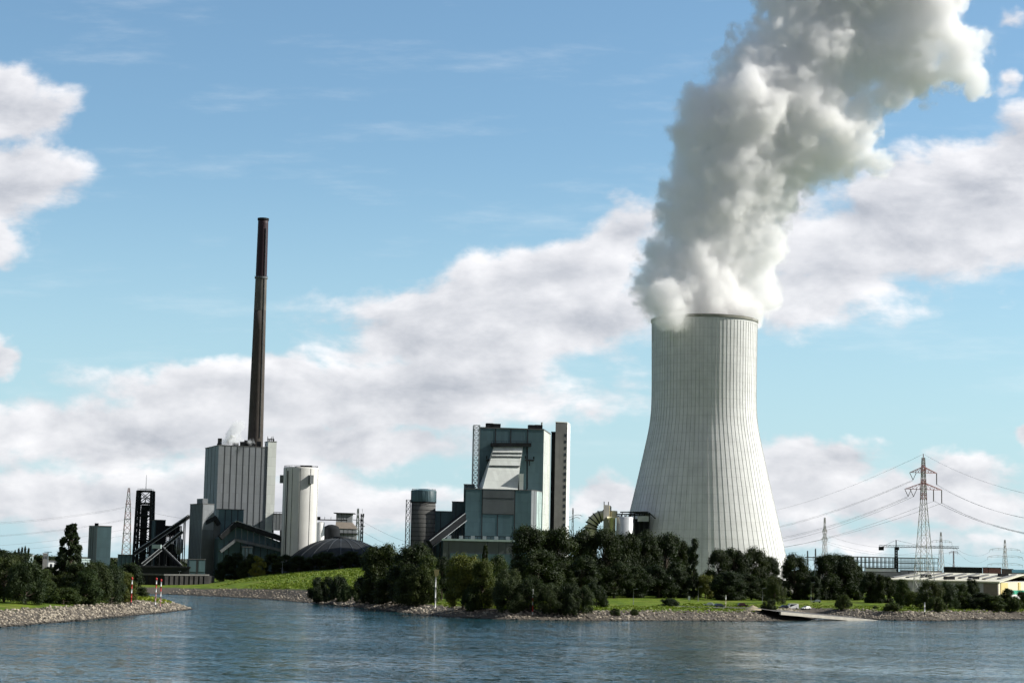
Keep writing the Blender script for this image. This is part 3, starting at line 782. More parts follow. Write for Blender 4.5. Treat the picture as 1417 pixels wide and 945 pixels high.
b = MB()
b.bar(lift(hl, zh_l - 10, 1.5), lift(ha, zh_a - 11, 1.5), 3.0, 2.2); b.bar(lift(ha, zh_a - 11, 1.5), lift(hb, zh_b - 6.5, 1.5), 3.0, 2.2)
for i in range(9):
    f = i / 8; x_, y_ = ha[0] + (hb[0] - ha[0]) * f, ha[1] + (hb[1] - ha[1]) * f
    b.bar((x_ + fr_.x * 1.5, y_ + fr_.y * 1.5, zh_a - 11 + (zh_b - 6.5 - zh_a + 11) * f), (x_ + fr_.x * 1.3, y_ + fr_.y * 1.3, zh_a + 1 + (zh_b + 2 - zh_a - 1) * f), .5)
b.build('lower_gallery', 'grey steel', hh)
b = MB(); b.bar(lift(hl, zh_l + 2.7, 1.6), lift(ha, zh_a + 3.6, 1.6), .6); b.bar(lift(ha, zh_a + 3.6, 1.6), lift(hb, zh_b + 4.2, 1.6), .6); b.build('gallery_rail', 'galvanised steel', hh)
# low annex boxes in front
pq = para((335, HY - 12), (349, HY - 10), (334, HY + 0), 765)
an = thing_at('annex', pq, 'small dark teal annex at the foot of the sloping hall', 'annex'); walls(an, pq, G0, H(757, 340, HY), 'deep teal cladding', {0: ev(3)}, wid=.35)
pq = para((261, AY - 40), (284, AY - 36), (259, AY - 22), 780)
an = thing_at('pump_house', pq, 'low teal pump house with two pale panels on the quay', 'pump house'); walls(an, pq, G0, H(774, 270, AY - 40), 'deep teal cladding', {0: (.48, .55)}, wid=.6)
b = MB()
for (f0, f1) in ((.04, .44), (.60, .98)):
    edge_seams(b, pq[0], pq[1], H(791, 270, AY - 40), H(775.5, 270, AY - 40), fr=((f0 + f1) / 2,), wid=(Vector(pq[1]) - Vector(pq[0])).length * (f1 - f0), out=.25, mi=0)
b.build('panel', 'teal cladding', an)
# sloping dark gallery roof between transfer tower and teal block
b = MB(); g0 = P(280, 724, AY + 4); g1 = P(296, 716, AY + 14); g2 = P(302, 726, AY + 16)
b.bar(g0, g1, 5, 3.2); b.bar(g1, g2, 5, 3.2)
cg = empty('gallery_bend', (g1.x, g1.y, G0), 'dark roofed conveyor bend between the transfer tower and the teal block', 'gallery')
b.build('roof', 'dark steel', cg)
b = MB(); b.box((g1.x, g1.y + 2, (g1.z + G0) / 2), (9, 5, g1.z - G0 - 6), .4); b.build('wall', 'shade cladding', cg)

# grey box tower beside the headframe
XY_ = AY + 60
px_ = para((213, XY_), (228, XY_ + 6), (208.5, XY_ + 14), 750)
cr = thing_at('crusher_tower', px_, 'plain dark grey block tower with one teal edge beside the headframe', 'tower block'); walls(cr, px_, G0, H(719.5, 214, XY_), 'deep teal cladding', {0: (.5,)}, wid=.4)
b = MB(); edge_seams(b, px_[0], px_[1], G0, H(720, 214, XY_), fr=(.56,), wid=(Vector(px_[1]) - Vector(px_[0])).length * .86, out=.3, mi=0); b.build('dark_panel', 'black coal hall', cr)
# framed plant with a cylinder behind the conveyors
py_ = para((229, XY_ + 20), (250, XY_ + 26), (227, XY_ + 34), 745)
fp = thing_at('steel_plant_frame', py_, 'dark open plant frame with pale vessel behind the coal conveyors', 'plant frame')
b = MB(); zt_ = H(727, 240, XY_ + 20)
for i in range(4):
    f = i / 3
    for s_ in (0, 1):
        q_ = [py_[0][k] + (py_[1][k] - py_[0][k]) * f + s_ * (py_[3][k] - py_[0][k]) for k in (0, 1)]
        b.bar((q_[0], q_[1], G0), (q_[0], q_[1], zt_), .9)
for lv in range(1, 6):
    z = G0 + (zt_ - G0) * lv / 5; b.prism(py_, z - .8, z - .1)
b.build('frame', 'dark steel', fp)
b = MB(); b.prism(inset(py_, .8), H(741, 240, XY_ + 20), zt_ - 1); b.prism(inset(py_, .72), G0, H(752, 240, XY_ + 20)); b.build('wall', 'black coal hall', fp)
v_ = P(247.5, 752, XY_ + 4); b = MB(); b.lathe([(0.2, H(768, 247, XY_) - 0), (3.0, H(764, 247, XY_)), (3.0, H(746, 247, XY_)), (0.5, H(743, 247, XY_))], (v_.x, v_.y, 0), seg=20); b.build('vessel', 'tank metal', fp)

# headframe: open steel winding tower with antenna
FY = AY + 80
f_b = P(197.5, 760, FY); f_t = P(201, 679, FY)
hf = empty('headframe', (f_b.x, f_b.y, G0), 'black open steel winding tower with a thin antenna on top', 'headframe')
hz_ = f_t.z - G0; mF = (P(198, 720, FY) - P(197, 720, FY)).length
b = MB(); w0_, w1_ = 23 * mF, 19 * mF
cor = lattice(b, (f_b.x + .5, f_b.y, G0), hz_, w0_, w1_, 7, leg=1.9, br=.55)
for i in range(1, 8):
    z = G0 + hz_ * i / 7; b.box((f_b.x + .5, f_b.y, z - .6), (w0_ + (w1_ - w0_) * i / 7,) * 2 + (.9,))
b.build('frame', 'dark steel', hf)
b = MB(); b.box((f_b.x, f_b.y, G0 + hz_ * .40), (w0_ * .36, w0_ * .36, hz_ * .8)); b.box((f_b.x + 1, f_b.y, G0 + hz_ * .80), (w1_ * .55, w1_ * .55, hz_ * .07)); b.build('shaft_casing', 'black coal hall', hf)
b = MB()
for s_ in (-1, 1): b.tube([(f_b.x + .5 + s_ * w1_ * .2 + 2.2 * math.cos(a), f_b.y, G0 + hz_ * .885 + 2.2 * math.sin(a)) for a in np.linspace(0, 2 * math.pi, 17)], .35, 6)
b.build('winding_wheels', 'dark steel', hf)
b = MB(); b.tube([(f_b.x + .5, f_b.y, G0 + hz_), (f_b.x + .5, f_b.y, G0 + hz_ + 22 * mF)], [.28, .1], 6); b.build('antenna', 'grey steel', hf)
for s_ in (-1, 1):
    b = MB()
    for k in range(13): b.bar((f_b.x + .5 - w1_ / 2 + w1_ * k / 12, f_b.y + s_ * w1_ / 2, G0 + hz_), (f_b.x + .5 - w1_ / 2 + w1_ * k / 12, f_b.y + s_ * w1_ / 2, G0 + hz_ + 1.6), .15)
    b.bar((f_b.x + .5 - w1_ / 2, f_b.y + s_ * w1_ / 2, G0 + hz_ + 1.5), (f_b.x + .5 + w1_ / 2, f_b.y + s_ * w1_ / 2, G0 + hz_ + 1.5), .18)
    b.build('railing', 'grey steel', hf)

# inclined coal conveyors
def conveyor(a, b_, label, wid=3.4, ht=2.7, legs=6, group=None):
    a, b_ = Vector(a), Vector(b_)
    root = empty('coal_conveyor', (a.x, a.y, G0), label, 'conveyor', group)
    m_ = MB(); m_.bar(a, b_, wid, ht); m_.build('gallery', 'black coal hall', root)
    m_ = MB(); d = (b_ - a); t = d.normalized(); sd_ = t.cross(Vector((0, 0, 1))).normalized() * (wid / 2 + .1); upv = sd_.cross(t).normalized()
    for s_ in (1,):
        for h_ in (-.5, .5): m_.bar(a + sd_ * s_ + upv * (ht * h_), b_ + sd_ * s_ + upv * (ht * h_), .45)
    m_.build('chord', 'galvanised steel', root)
    m_ = MB()
    for i in range(legs):
        f = (i + .5) / legs; p_ = a + d * f
        for s_ in (-1, 1): m_.bar((p_.x + sd_.x * s_ * 1.6, p_.y + sd_.y * s_ * 1.6, G0), p_ + sd_ * s_ * .8, .7)
        m_.bar((p_.x + sd_.x * 1.5, p_.y + sd_.y * 1.5, (p_.z + G0) / 2), (p_.x - sd_.x * 1.5, p_.y - sd_.y * 1.5, (p_.z + G0) / 2), .5)
    m_.build('trestle', 'dark steel', root)
    return root
conveyor(P(186, 765, AY + 20), P(262, 714, AY + 40), 'long dark inclined conveyor rising right to the transfer tower')
conveyor(P(196, 781, AY - 10), P(252, 735, AY + 6), 'second dark inclined conveyor below the long one', wid=2.8, ht=2.2)
conveyor(P(250, 783, AY - 20), P(222, 756, AY - 16), 'short dark conveyor crossing the others, rising left', wid=2.4, ht=1.8, legs=2)
b = MB(); p_ = P(217, 756, AY - 22); b.box(p_, (6.5, 4, 3)); o = b.build('drive_house', 'pale teal cladding'); tag(o, 'small pale drive house where the dark conveyors cross', 'drive house')
# coal yard sheds and quay
sy = AY - 55
ps_ = para((190, sy), (262, sy + 8), (192, sy + 22), 790)
sh = thing_at('coal_shed', ps_, 'long low dark coal shed along the quay under the conveyors', 'shed')
b = MB(); zz_ = H(783, 225, sy); b.prism(ps_, G0, zz_ - 1.2); b.build('wall', 'black coal hall', sh)
b = MB(); b.prism(grow(ps_, .8), zz_ - 1.19, zz_); b.build('roof', 'dark steel', sh)
pw = [xy(W(150, 818)), xy(W(222, 819.5)), xy(W(284, 819))]
pw = [(p[0], p[1] + 10) for p in pw]
qw = empty('quay_wall', (pw[1][0], pw[1][1], 0), 'high dark quay wall at the harbour mouth below the coal conveyors', 'quay wall')
zq = H(796, 225, pw[1][1])
b = MB(); qq = pw + [(p[0], p[1] + 24) for p in pw[::-1]]; b.prism(qq, -3, zq); b.build('wall', 'quay concrete', qw)
b = MB()
for (a_, c_) in zip(pw[:-1], pw[1:]):
    for k in range(9):
        f = k / 9; b.box((a_[0] + (c_[0] - a_[0]) * f, a_[1] + (c_[1] - a_[1]) * f - .3, zq / 2 - .2), (1.2, .9, zq))
b.build('pier', 'black coal hall', qw)
b = MB(); b.prism([(p[0], p[1] - .8) for p in pw] + [(p[0], p[1] + 3) for p in pw[::-1]], zq + .004, zq + .9); b.build('coping', 'dark concrete', qw)

# ------------------------------------------------------------------ pale silo
SY = AY + 20
s_c = P(415, 700, SY); mS = (P(416, 700, SY) - P(415, 700, SY)).length
zs1 = H(647, 415, SY); rs = 24.2 * mS
si = empty('silo', (s_c.x, s_c.y, G0), 'cream round silo with thin dark seams and small boxes near its top', 'silo')
b = MB(); b.lathe([(rs, G0), (rs, zs1 - .8), (rs - .3, zs1)], (s_c.x, s_c.y, 0), seg=64); b.build('shell', 'concrete silo', si)
b = MB()
for deg in (-140, -112, -85, -50, -10, 40, 80, 120, 165):
    a = R(deg); b.box((s_c.x + (rs + .05) * math.cos(a), s_c.y + (rs + .05) * math.sin(a), (G0 + zs1) / 2), (.3, .22, zs1 - G0 - 2), a)
b.build('seam', 'seam', si)
b = MB()
for (deg, py0, py1) in ((-52, 658, 670), (-172, 658, 669)):
    a = R(deg); z0_, z1_ = H(py1, 420, SY), H(py0, 420, SY)
    b.box((s_c.x + (rs + 1.2) * math.cos(a), s_c.y + (rs + 1.2) * math.sin(a), (z0_ + z1_) / 2), (2.8, 3.2, z1_ - z0_), a); b.build('wall_box', 'grey steel', si); b = MB()
b = MB()
for k in range(40):
    a = 2 * math.pi * k / 40; x_, y_ = s_c.x + (rs - .6) * math.cos(a), s_c.y + (rs - .6) * math.sin(a); b.bar((x_, y_, zs1 - .2), (x_, y_, zs1 + 1.2), .12)
b.lathe([(rs - .7, 1.1), (rs - .5, 1.1), (rs - .5, 1.3), (rs - .7, 1.3)], (s_c.x, s_c.y, zs1), seg=40, cap_top=False)
b.box((s_c.x + 4, s_c.y, zs1 + .9), (9, 5, 1.8)); b.box((s_c.x - 3, s_c.y + 3, zs1 + .6), (4, 4, 1.2))
b.build('roof_railing', 'dark steel', si)
b = MB(); a = R(-130); b.bar((s_c.x + (rs + .5) * math.cos(a), s_c.y + (rs + .5) * math.sin(a), G0), (s_c.x + (rs + .5) * math.cos(a), s_c.y + (rs + .5) * math.sin(a), zs1 - 3), .6); b.build('ladder', 'dark steel', si)

# filter house between boiler house and silo
pf = para((378, SY + 40), (391, SY + 44), (376, SY + 60), 725)
fh = thing_at('filter_house', pf, 'small dark filter house on legs between the boiler house and the pale silo', 'filter house')
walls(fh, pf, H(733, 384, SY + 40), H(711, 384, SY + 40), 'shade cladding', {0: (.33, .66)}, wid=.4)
b = MB()
for p_ in pf: b.bar((p_[0], p_[1], G0), (p_[0], p_[1], H(733, 384, SY + 40)), 1.2)
b.build('leg', 'dark steel', fh)
b = MB()
for k in range(7): b.bar((pf[0][0] + (pf[1][0] - pf[0][0]) * k / 6, pf[0][1], H(711, 384, SY + 40)), (pf[0][0] + (pf[1][0] - pf[0][0]) * k / 6, pf[0][1], H(708, 384, SY + 40)), .3)
b.bar((pf[0][0], pf[0][1], H(708.4, 384, SY + 40)), (pf[1][0], pf[0][1], H(708.4, 384, SY + 40)), .3); b.build('railing', 'dark steel', fh)
# white tank right of the silo
tw = P(443.5, 735, SY + 35); b = MB(); b.lathe([(5.4 * mS, G0), (5.4 * mS, H(723, 443, SY + 35)), (1, H(721.5, 443, SY + 35))], (tw.x, tw.y, 0), seg=28)
tk = empty('white_tank', (tw.x, tw.y, G0), 'slim white tank tucked behind the right side of the pale silo', 'tank'); b.build('shell', 'white paint', tk)
b = MB(); zr_ = H(721, 443, SY + 35); b.box((tw.x + 6, tw.y, zr_ + 1.2), (30, 3, .8)); 
for k in range(6): b.bar((tw.x - 7 + k * 5, tw.y, zr_ + 1.2), (tw.x - 7 + k * 5, tw.y, zr_ + 3.6), .3)
b.box((tw.x - 3, tw.y, zr_ + 2.6), (5, 3, 2)); b.build('walkway', 'dark steel', tk)
# dark round vessel
dv = P(458.5, 738, SY + 45); b = MB(); rv_ = 12.2 * mS; zc_ = H(737, 459, SY + 45)
b.lathe([(rv_ * .9, zc_ - rv_ * 1.5), (rv_, zc_ - rv_ * .8), (rv_, zc_ + rv_ * .35), (rv_ * .82, zc_ + rv_ * .72), (rv_ * .4, zc_ + rv_ * .92), (.5, zc_ + rv_ * .97)], (dv.x, dv.y, 0), seg=32)
dvr = empty('round_vessel', (dv.x, dv.y, G0), 'dark round vessel between the white tank and the gabled filter building', 'vessel'); b.build('shell', 'black coal hall', dvr)
b = MB()
for s_ in (-.7, .7): b.bar((dv.x + s_ * rv_, dv.y, G0), (dv.x + s_ * rv_, dv.y, zc_), 1.2)
b.build('leg', 'dark steel', dvr)
# gabled hopper building
gy = SY + 50
pg = para((463.5, gy), (493.5, gy + 8), (465, gy + 22), 735)
gb = thing_at('hopper_building', pg, 'grey hopper building with a brown sloped roof and raised upper storey behind the dome', 'building')
walls(gb, pg, G0, H(731, 475, gy), 'grey cladding', {0: ev(5)}, wid=.3, roof=None)
pu = para((465, gy + 5), (487, gy + 11), (466.5, gy + 18), 720)
walls(gb, pu, H(731, 475, gy) - 2, H(710.5, 475, gy), 'grey cladding', {0: ev(3)}, wid=.3, name='upper_storey')
b = MB(); zl, zu = H(731, 478, gy), H(722, 478, gy)
A_, B_ = pg[0], pg[1]; C_, D_ = pu[1], pu[0]
b.add([(A_[0], A_[1] - .5, zl), (B_[0] + .5, B_[1] - .5, zl), (C_[0], C_[1] - .05, zu), (D_[0], D_[1] - .05, zu)], [(0, 1, 2, 3)])
b.add([(B_[0] + .5, B_[1] - .5, zl), (pg[2][0] + .5, pg[2][1], zl), (pu[2][0], pu[2][1], zu), (C_[0] + .02, C_[1], zu)], [(0, 1, 2, 3)])
b.build('sloped_roof', 'brown wall', gb)
b = MB(); b.prism(grow(pg, 1.2), H(738, 475, gy), H(737, 475, gy)); b.prism(grow(pu, 2.0), H(711, 475, gy) + .6, H(710, 475, gy) + .6); b.build('walkway', 'dark steel', gb)

# ------------------------------------------------------------------ coal dome
DY = AY - 30
dc = P(468, 760, DY); mD = (P(469, 760, DY) - P(468, 760, DY)).length
zd = H(744, 468, DY); rd = 92 * mD; hd = zd - G0
dm = empty('storage_dome', (dc.x, dc.y + 20, G0), 'wide low black storage dome with faint paler ribs behind the dyke', 'dome')
Rs = (rd * rd + hd * hd) / (2 * hd)
def dome_pt(a, f, e=0.0):
    ang = math.asin(rd / Rs) * (1 - f); return (dc.x + (Rs + e) * math.sin(ang) * math.cos(a), dc.y + 20 + (Rs + e) * math.sin(ang) * math.sin(a), G0 + hd - Rs + (Rs + e) * math.cos(ang))
b = MB(); vs = []; fs = []; NS_, NR_ = 96, 18
for i in range(NR_):
    for k in range(NS_): vs.append(dome_pt(2 * math.pi * k / NS_, i / (NR_ - 1) * .985))
for i in range(NR_ - 1):
    for k in range(NS_): fs.append((i * NS_ + k, i * NS_ + (k + 1) % NS_, (i + 1) * NS_ + (k + 1) % NS_, (i + 1) * NS_ + k))
fs.append(tuple((NR_ - 1) * NS_ + k for k in range(NS_)))
b.add(vs, fs, 0, True); b.build('shell', 'dome roof', dm)
b = MB()
for k in range(20):
    a = 2 * math.pi * (k + .3) / 20
    for i in range(12): b.bar(dome_pt(a, i / 12 * .95, .1), dome_pt(a, (i + 1) / 12 * .95, .1), .7, .35)
b.build('rib', 'dome rib', dm)
b = MB(); b.lathe([(6, zd - 1.0), (6, zd + 1.0), (1, zd + 1.6)], (dc.x, dc.y + 20, 0), seg=24); b.build('cap', 'dark steel', dm)

# telecom mast and the pale lattice masts left of the bunker tower
def mast(name, px, py0, py1, Y, w0, w1, n, mats, label, cat, leg=.5, br=.25, mi2=None, mid=None, zb=G0):
    base = P(px, py0, Y); top = P(px, py1, Y)
    r_ = empty(name, (top.x, Y, zb), label, cat)
    b = MB(); lattice(b, (top.x, Y, zb), top.z - zb, w0, w1, n, leg, br, .3, 0, mid, mi2)
    b.build('lattice', mats, r_); return r_, top, base
r_, t_, _ = mast('telecom_mast', 501.3, 770, 711, SY - 10, 1.8, 1.5, 16, ['dark steel'], 'thin dark telecom mast with antennas standing beside the dome', 'mast', .45, .2)
b = MB()
for k in range(5):
    a = k * 1.3; b.box((t_.x + 1.2 * math.cos(a), t_.y + 1.2 * math.sin(a), t_.z - 1 - 2.2 * (k % 3)), (.7, .4, 3.0), a)
b.tube([(t_.x, t_.y, t_.z), (t_.x, t_.y, t_.z + 4)], .15, 5); b.build('antenna', 'galvanised steel', r_)
# ------------------------------------------------------------------ the newer block: bunker building, chute, stair tower
NY = YforZ(700, 592, 119.0)
z_of = lambda py, px=700, Y=None: ZatY(px, py, NY if Y is None else Y)
ptow = para((663.0, NY), (751.5, NY + 8), (675.5, NY + 46), 640)
nb = thing_at('bunker_building', ptow, 'tall teal power block with an inclined pale chute on its front', 'power block')
ztop = z_of(592.8)
mN = (P(701, 640, NY) - P(700, 640, NY)).length
walls(nb, ptow, G0, ztop, 'teal cladding', {0: (.245, .485, .75)}, wid=.8, name='tower_wall', lip=.8)
# east flank clad paler than the front, sunlight put into the colour; fine vertical joints
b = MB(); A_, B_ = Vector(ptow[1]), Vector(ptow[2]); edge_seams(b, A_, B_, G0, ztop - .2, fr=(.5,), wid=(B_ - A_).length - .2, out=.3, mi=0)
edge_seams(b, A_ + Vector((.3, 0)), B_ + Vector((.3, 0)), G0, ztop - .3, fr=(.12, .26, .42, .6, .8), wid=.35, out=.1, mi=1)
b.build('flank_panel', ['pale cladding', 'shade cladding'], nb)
# roof units
b = MB()
tn = (Vector(ptow[1]) - Vector(ptow[0])).normalized(); bn = (Vector(ptow[3]) - Vector(ptow[0])).normalized(); Lf = (Vector(ptow[1]) - Vector(ptow[0])).length
for f, w_, h_ in ((.13, 5, 3.2), (.16, 3, 2), (.24, 5.5, 3.0), (.80, 5.5, 3.0), (.9, 5.5, 3.2)):
    b = MB(); q_ = Vector(ptow[0]) + tn * Lf * f + bn * 6; b.box((q_.x, q_.y, ztop + .8 + h_ / 2), (w_, 5, h_), math.atan2(tn.y, tn.x)); b.build('roof_unit', 'dark steel', nb)
b = MB(); q_ = Vector(ptow[0]) + tn * Lf * .94 + bn * 12; b.tube([(q_.x, q_.y, ztop), (q_.x, q_.y, ztop + 6.5)], .6, 10); b.build('roof_stack', 'white paint', nb)
# front low block (projects towards the river)
n2 = Vector((tn.y, -tn.x))                      # outward normal of the front
PR = 26.0
LY = NY - PR
plow = para((643.8, LY), (735.0, LY + 8), (648, LY + 30), 710)
plow2 = para((735.0, LY + 8), (742.5, LY + 16.0), (739.5, LY + 44), 710)
zlow = z_of(677.0, 680, LY)
walls(nb, plow, G0, zlow, 'teal cladding', {0: (.253, .747)}, wid=.8, name='front_block', lip=.5)
b = MB(); edge_seams(b, plow[0], plow[1], z_of(711, 690, LY), zlow - .2, fr=(.5,), wid=(Vector(plow[1]) - Vector(plow[0])).length * .478, out=.2, mi=0)
sh_ = Vector((tn.y, -tn.x)) * .2
edge_seams(b, Vector(plow[0]) + sh_, Vector(plow[1]) + sh_, G0, zlow, hz=((z_of(689, 690, LY), .262, .738), (z_of(711, 690, LY), .262, .738)), wid=.5, out=.1, mi=1)
edge_seams(b, plow[0], plow[1], G0, z_of(711.6, 690, LY), fr=(.49,), wid=.7, mi=1)
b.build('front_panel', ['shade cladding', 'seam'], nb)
walls(nb, plow2, G0, z_of(678, 738, LY), 'grey cladding', {0: (.5,)}, wid=.4, name='corner_block')
p3 = para((742.6, LY + 16.0), (749.0, LY + 30), (744, LY + 46), 710)
walls(nb, p3, G0, z_of(678.3, 745, LY), 'pale teal cladding', {0: (.4, .7)}, wid=.4, name='corner_block')
# inclined chute: upper edge on the tower wall, lower edge out over the front block
ro = math.atan2(tn.y, tn.x)
def on_front(px, py, outw):
    """point at photo (px,py) on the plane parallel to the tower front, outw metres in front"""
    base = Vector(ptow[0]) + n2 * outw; d = ray(px, py)
    nn = Vector((n2.x, n2.y, 0)); t = ((Vector((base.x, base.y, 0)) - Vector((0, 0, CAMZ))).dot(nn)) / d.dot(nn)
    return Vector((0, 0, CAMZ)) + d * t
def chute_solid(tl, tr, bl, br, o0, o1, m, name):
    a, b1, c, d = on_front(*tl, o0), on_front(*tr, o0), on_front(*br, o1), on_front(*bl, o1)
    back = lambda p, oo: p - Vector((n2.x, n2.y, 0)) * (oo - .3)
    vs = [a, b1, c, d, back(a, o0), back(b1, o0), back(c, o1), back(d, o1)]
    mm = MB(); mm.add(vs, [(3, 2, 1, 0), (4, 5, 6, 7), (0, 1, 5, 4), (1, 2, 6, 5), (2, 3, 7, 6), (3, 0, 4, 7)]); return mm.build(name, m, nb)
chute_solid((683.5, 618.5), (723.8, 617.5), (676.5, 644), (719.5, 645), 3.0, 11.0, 'pale cladding', 'chute')
chute_solid((676.5, 644.05), (719.5, 645.05), (667.5, 677.2), (716.5, 677.4), 11.0, 22.5, 'pale cladding', 'chute')
mm = MB()
for (pya, o_, xl, xr) in ((627, 6.1, 681.5, 722), (632, 7.6, 680, 721.3), (645, 11.7, 677, 719)):
    a, c = on_front(xl, pya - .6, o_), on_front(xr, pya, o_); mm.bar(a, c, .9, .9)
mm.build('chute_band', 'grey steel', nb)
# side box on the sunny side of the chute
a = on_front(716.6, 677, 20.0); c = on_front(721.5, 655.5, 20.0)
q0 = on_front(718.6, 660, 12.0)
mm = MB(); mm.prism([(q0.x - tn.x * 1.6 + n2.x * 10, q0.y - tn.y * 1.6 + n2.y * 10), (q0.x + tn.x * 1.3 + n2.x * 10, q0.y + tn.y * 1.3 + n2.y * 10), (q0.x + tn.x * 1.3 - n2.x * 11, q0.y + tn.y * 1.3 - n2.y * 11), (q0.x - tn.x * 1.6 - n2.x * 11, q0.y - tn.y * 1.6 - n2.y * 11)], zlow - 1, z_of(655.5, 719, NY - 15))
mm.build('side_box', 'pale cladding', nb)
# beam and side platforms
mm = MB(); a, c = on_front(679.5, 615.2, 2.6), on_front(734.5, 615.6, 2.6); mm.bar(a, c, 5.0, 2.6)
for k in range(9):
    p_ = a + (c - a) * (k / 8); mm.bar(p_ + Vector((n2.x * 2.2, n2.y * 2.2, 1.2)), p_ + Vector((n2.x * 2.2, n2.y * 2.2, 2.6)), .15)
mm.bar(a + Vector((n2.x * 2.2, n2.y * 2.2, 2.5)), c + Vector((n2.x * 2.2, n2.y * 2.2, 2.5)), .18)
mm.build('crane_beam', 'dark steel', nb)
for (xa, xb) in ((673.5, 680), (727, 738.5)):
    mm = MB(); a, c = on_front(xa, 636.5, 3), on_front(xb, 637, 3); mm.bar(a, c, 5, 1.0); mm.bar(a + Vector((0, 0, 1)), a + Vector((0, 0, 3.2)), .8); mm.bar(c + Vector((0, 0, 1)), c + Vector((0, 0, 2.8)), 1.0); mm.bar((a + c) / 2, on_front((xa + xb) / 2, 644, .6), .6); mm.build('side_platform', 'dark steel', nb)
mm = MB(); a, c = on_front(729.5, 618, .25), on_front(729.5, 676, .25); mm.bar(a, c, .9, .3); mm.build('downpipe', 'dark steel', nb)
# lattice stair tower on the left edge
lt_ = P(660.2, 588.5, NY - 6)
mm = MB(); lattice(mm, (lt_.x - .4, NY - 6, zlow - 18), lt_.z - zlow + 18, 4.3, 4.3, 18, .5, .3, ro)
mm.build('lattice_stair', 'galvanised steel', nb)
# stepped annexes on the left
for (pl_, topy, m_, nm) in ((para((641.5, LY + 8), (655.5, LY + 9.4), (643, LY + 34), 690), 670.5, 'deep teal cladding', 'stepped_annex'),
                            (para((625.2, LY + 10), (642, LY + 11.5), (627, LY + 34), 710), 694.5, 'deep teal cladding', 'stepped_annex'),
                            (para((601.5, LY + 14), (626, LY + 15.5), (603, LY + 36), 720), 708.0, 'teal cladding', 'stepped_annex')):
    walls(nb, pl_, G0, z_of(topy, 640, LY + 10), m_, {0: (.33,)} , wid=.5, name=nm)
# round dark silo with a glazed cap
KY = LY + 6
kc = P(585.7, 710, KY); rk = 17.1 * mN
kz = lambda py: ZatY(586, py, KY)
ks = empty('limestone_silo', (kc.x, kc.y, G0), 'dark round silo with a teal glazed cap and an outside stair', 'silo')
b = MB(); b.lathe([(rk - .3, G0), (rk - .3, kz(694.5))], (kc.x, kc.y, 0), seg=48); b.build('shell', 'dark concrete', ks)
b = MB(); b.lathe([(rk, kz(694.5) + .02), (rk, kz(679)), (rk - .5, kz(678.4)), (2, kz(676.2))], (kc.x, kc.y, 0), seg=48)
for k in range(48):
    a = 2 * math.pi * k / 48; b.box((kc.x + rk * math.cos(a), kc.y + rk * math.sin(a), (kz(694) + kz(679)) / 2), (.25, .25, kz(679) - kz(694)), a, 1)
b.build('cap', ['teal cladding', 'deep teal cladding'], ks)
b = MB(); b.lathe([(rk + .25, kz(695.6)), (rk + .25, kz(694.2))], (kc.x, kc.y, 0), seg=48, cap_top=False)
for py in range(700, 752, 6): b.lathe([(rk - .22, kz(py)), (rk - .22, kz(py) + .3)], (kc.x, kc.y, 0), seg=48, cap_top=False)
b.build('ring', 'black coal hall', ks)
q_ = P(564.5, 720, KY - 3); b = MB(); lattice(b, (q_.x, KY - 3, G0), kz(692) - G0, 3.0, 3.0, 14, .42, .22, 0); b.build('stair_tower', 'grey steel', ks)
b = MB()
for k in range(26):
    a = 2 * math.pi * k / 26; b.bar((kc.x + (rk - .6) * math.cos(a), kc.y + (rk - .6) * math.sin(a), kz(678.6)), (kc.x + (rk - .6) * math.cos(a), kc.y + (rk - .6) * math.sin(a), kz(676.8)), .12)
b.lathe([(rk - .68, kz(677.0)), (rk - .52, kz(677.0)), (rk - .52, kz(677.0) + .15), (rk - .68, kz(677.0) + .15)], (kc.x, kc.y, 0), seg=40, cap_top=False); b.build('railing', 'grey steel', ks)
# inclined conveyor to the bunker
conveyor(P(594, 752, LY - 12), P(643, 714, LY + 3), 'thick dark inclined conveyor climbing from the round silo to the teal power block', wid=6, ht=5, legs=4)
# stair tower, its own slab on the right
VY = NY + 52
pv = para((767.6, VY), (783.6, VY + 3.0), (772, VY + 22), 660)
zv = ZatY(776, 584.3, VY)
sv = thing_at('stair_tower', pv, 'slender grey stair tower with a bright sunlit side right of the teal power block', 'stair tower')
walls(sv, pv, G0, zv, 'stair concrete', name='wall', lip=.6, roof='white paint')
b = MB(); A_, B_ = Vector(pv[1]), Vector(pv[2]); edge_seams(b, A_, B_, G0, zv - .1, fr=(.5,), wid=(B_ - A_).length - .1, out=.25, mi=0); b.build('sunlit_side', 'white paint', sv)  # side towards the sun painted white over the grey: light as colour
for k in range(15):
    f = k / 14; z = ZatY(780, 602 + f * 124, VY); b = MB()
    A_, B_ = Vector(pv[0]), Vector(pv[1]); tt = (B_ - A_).normalized(); nn = Vector((tt.y, -tt.x)); q_ = A_ + (B_ - A_) * .87 + nn * .05
    b.box((q_.x, q_.y, z), (1.7, .3, 2.2), math.atan2(tt.y, tt.x)); b.build('window', 'window glass', sv)
# link wall in the dark gap
pk = para((762.0, VY + 6), (769.0, VY + 7), (765.5, VY + 20), 660)
lk = thing_at('link_shaft', pk, 'narrow black shaft in the gap between the teal power block and the stair tower', 'shaft'); walls(lk, pk, G0, ZatY(765, 598, VY + 6), 'black coal hall', roof='dark steel', name='wall')
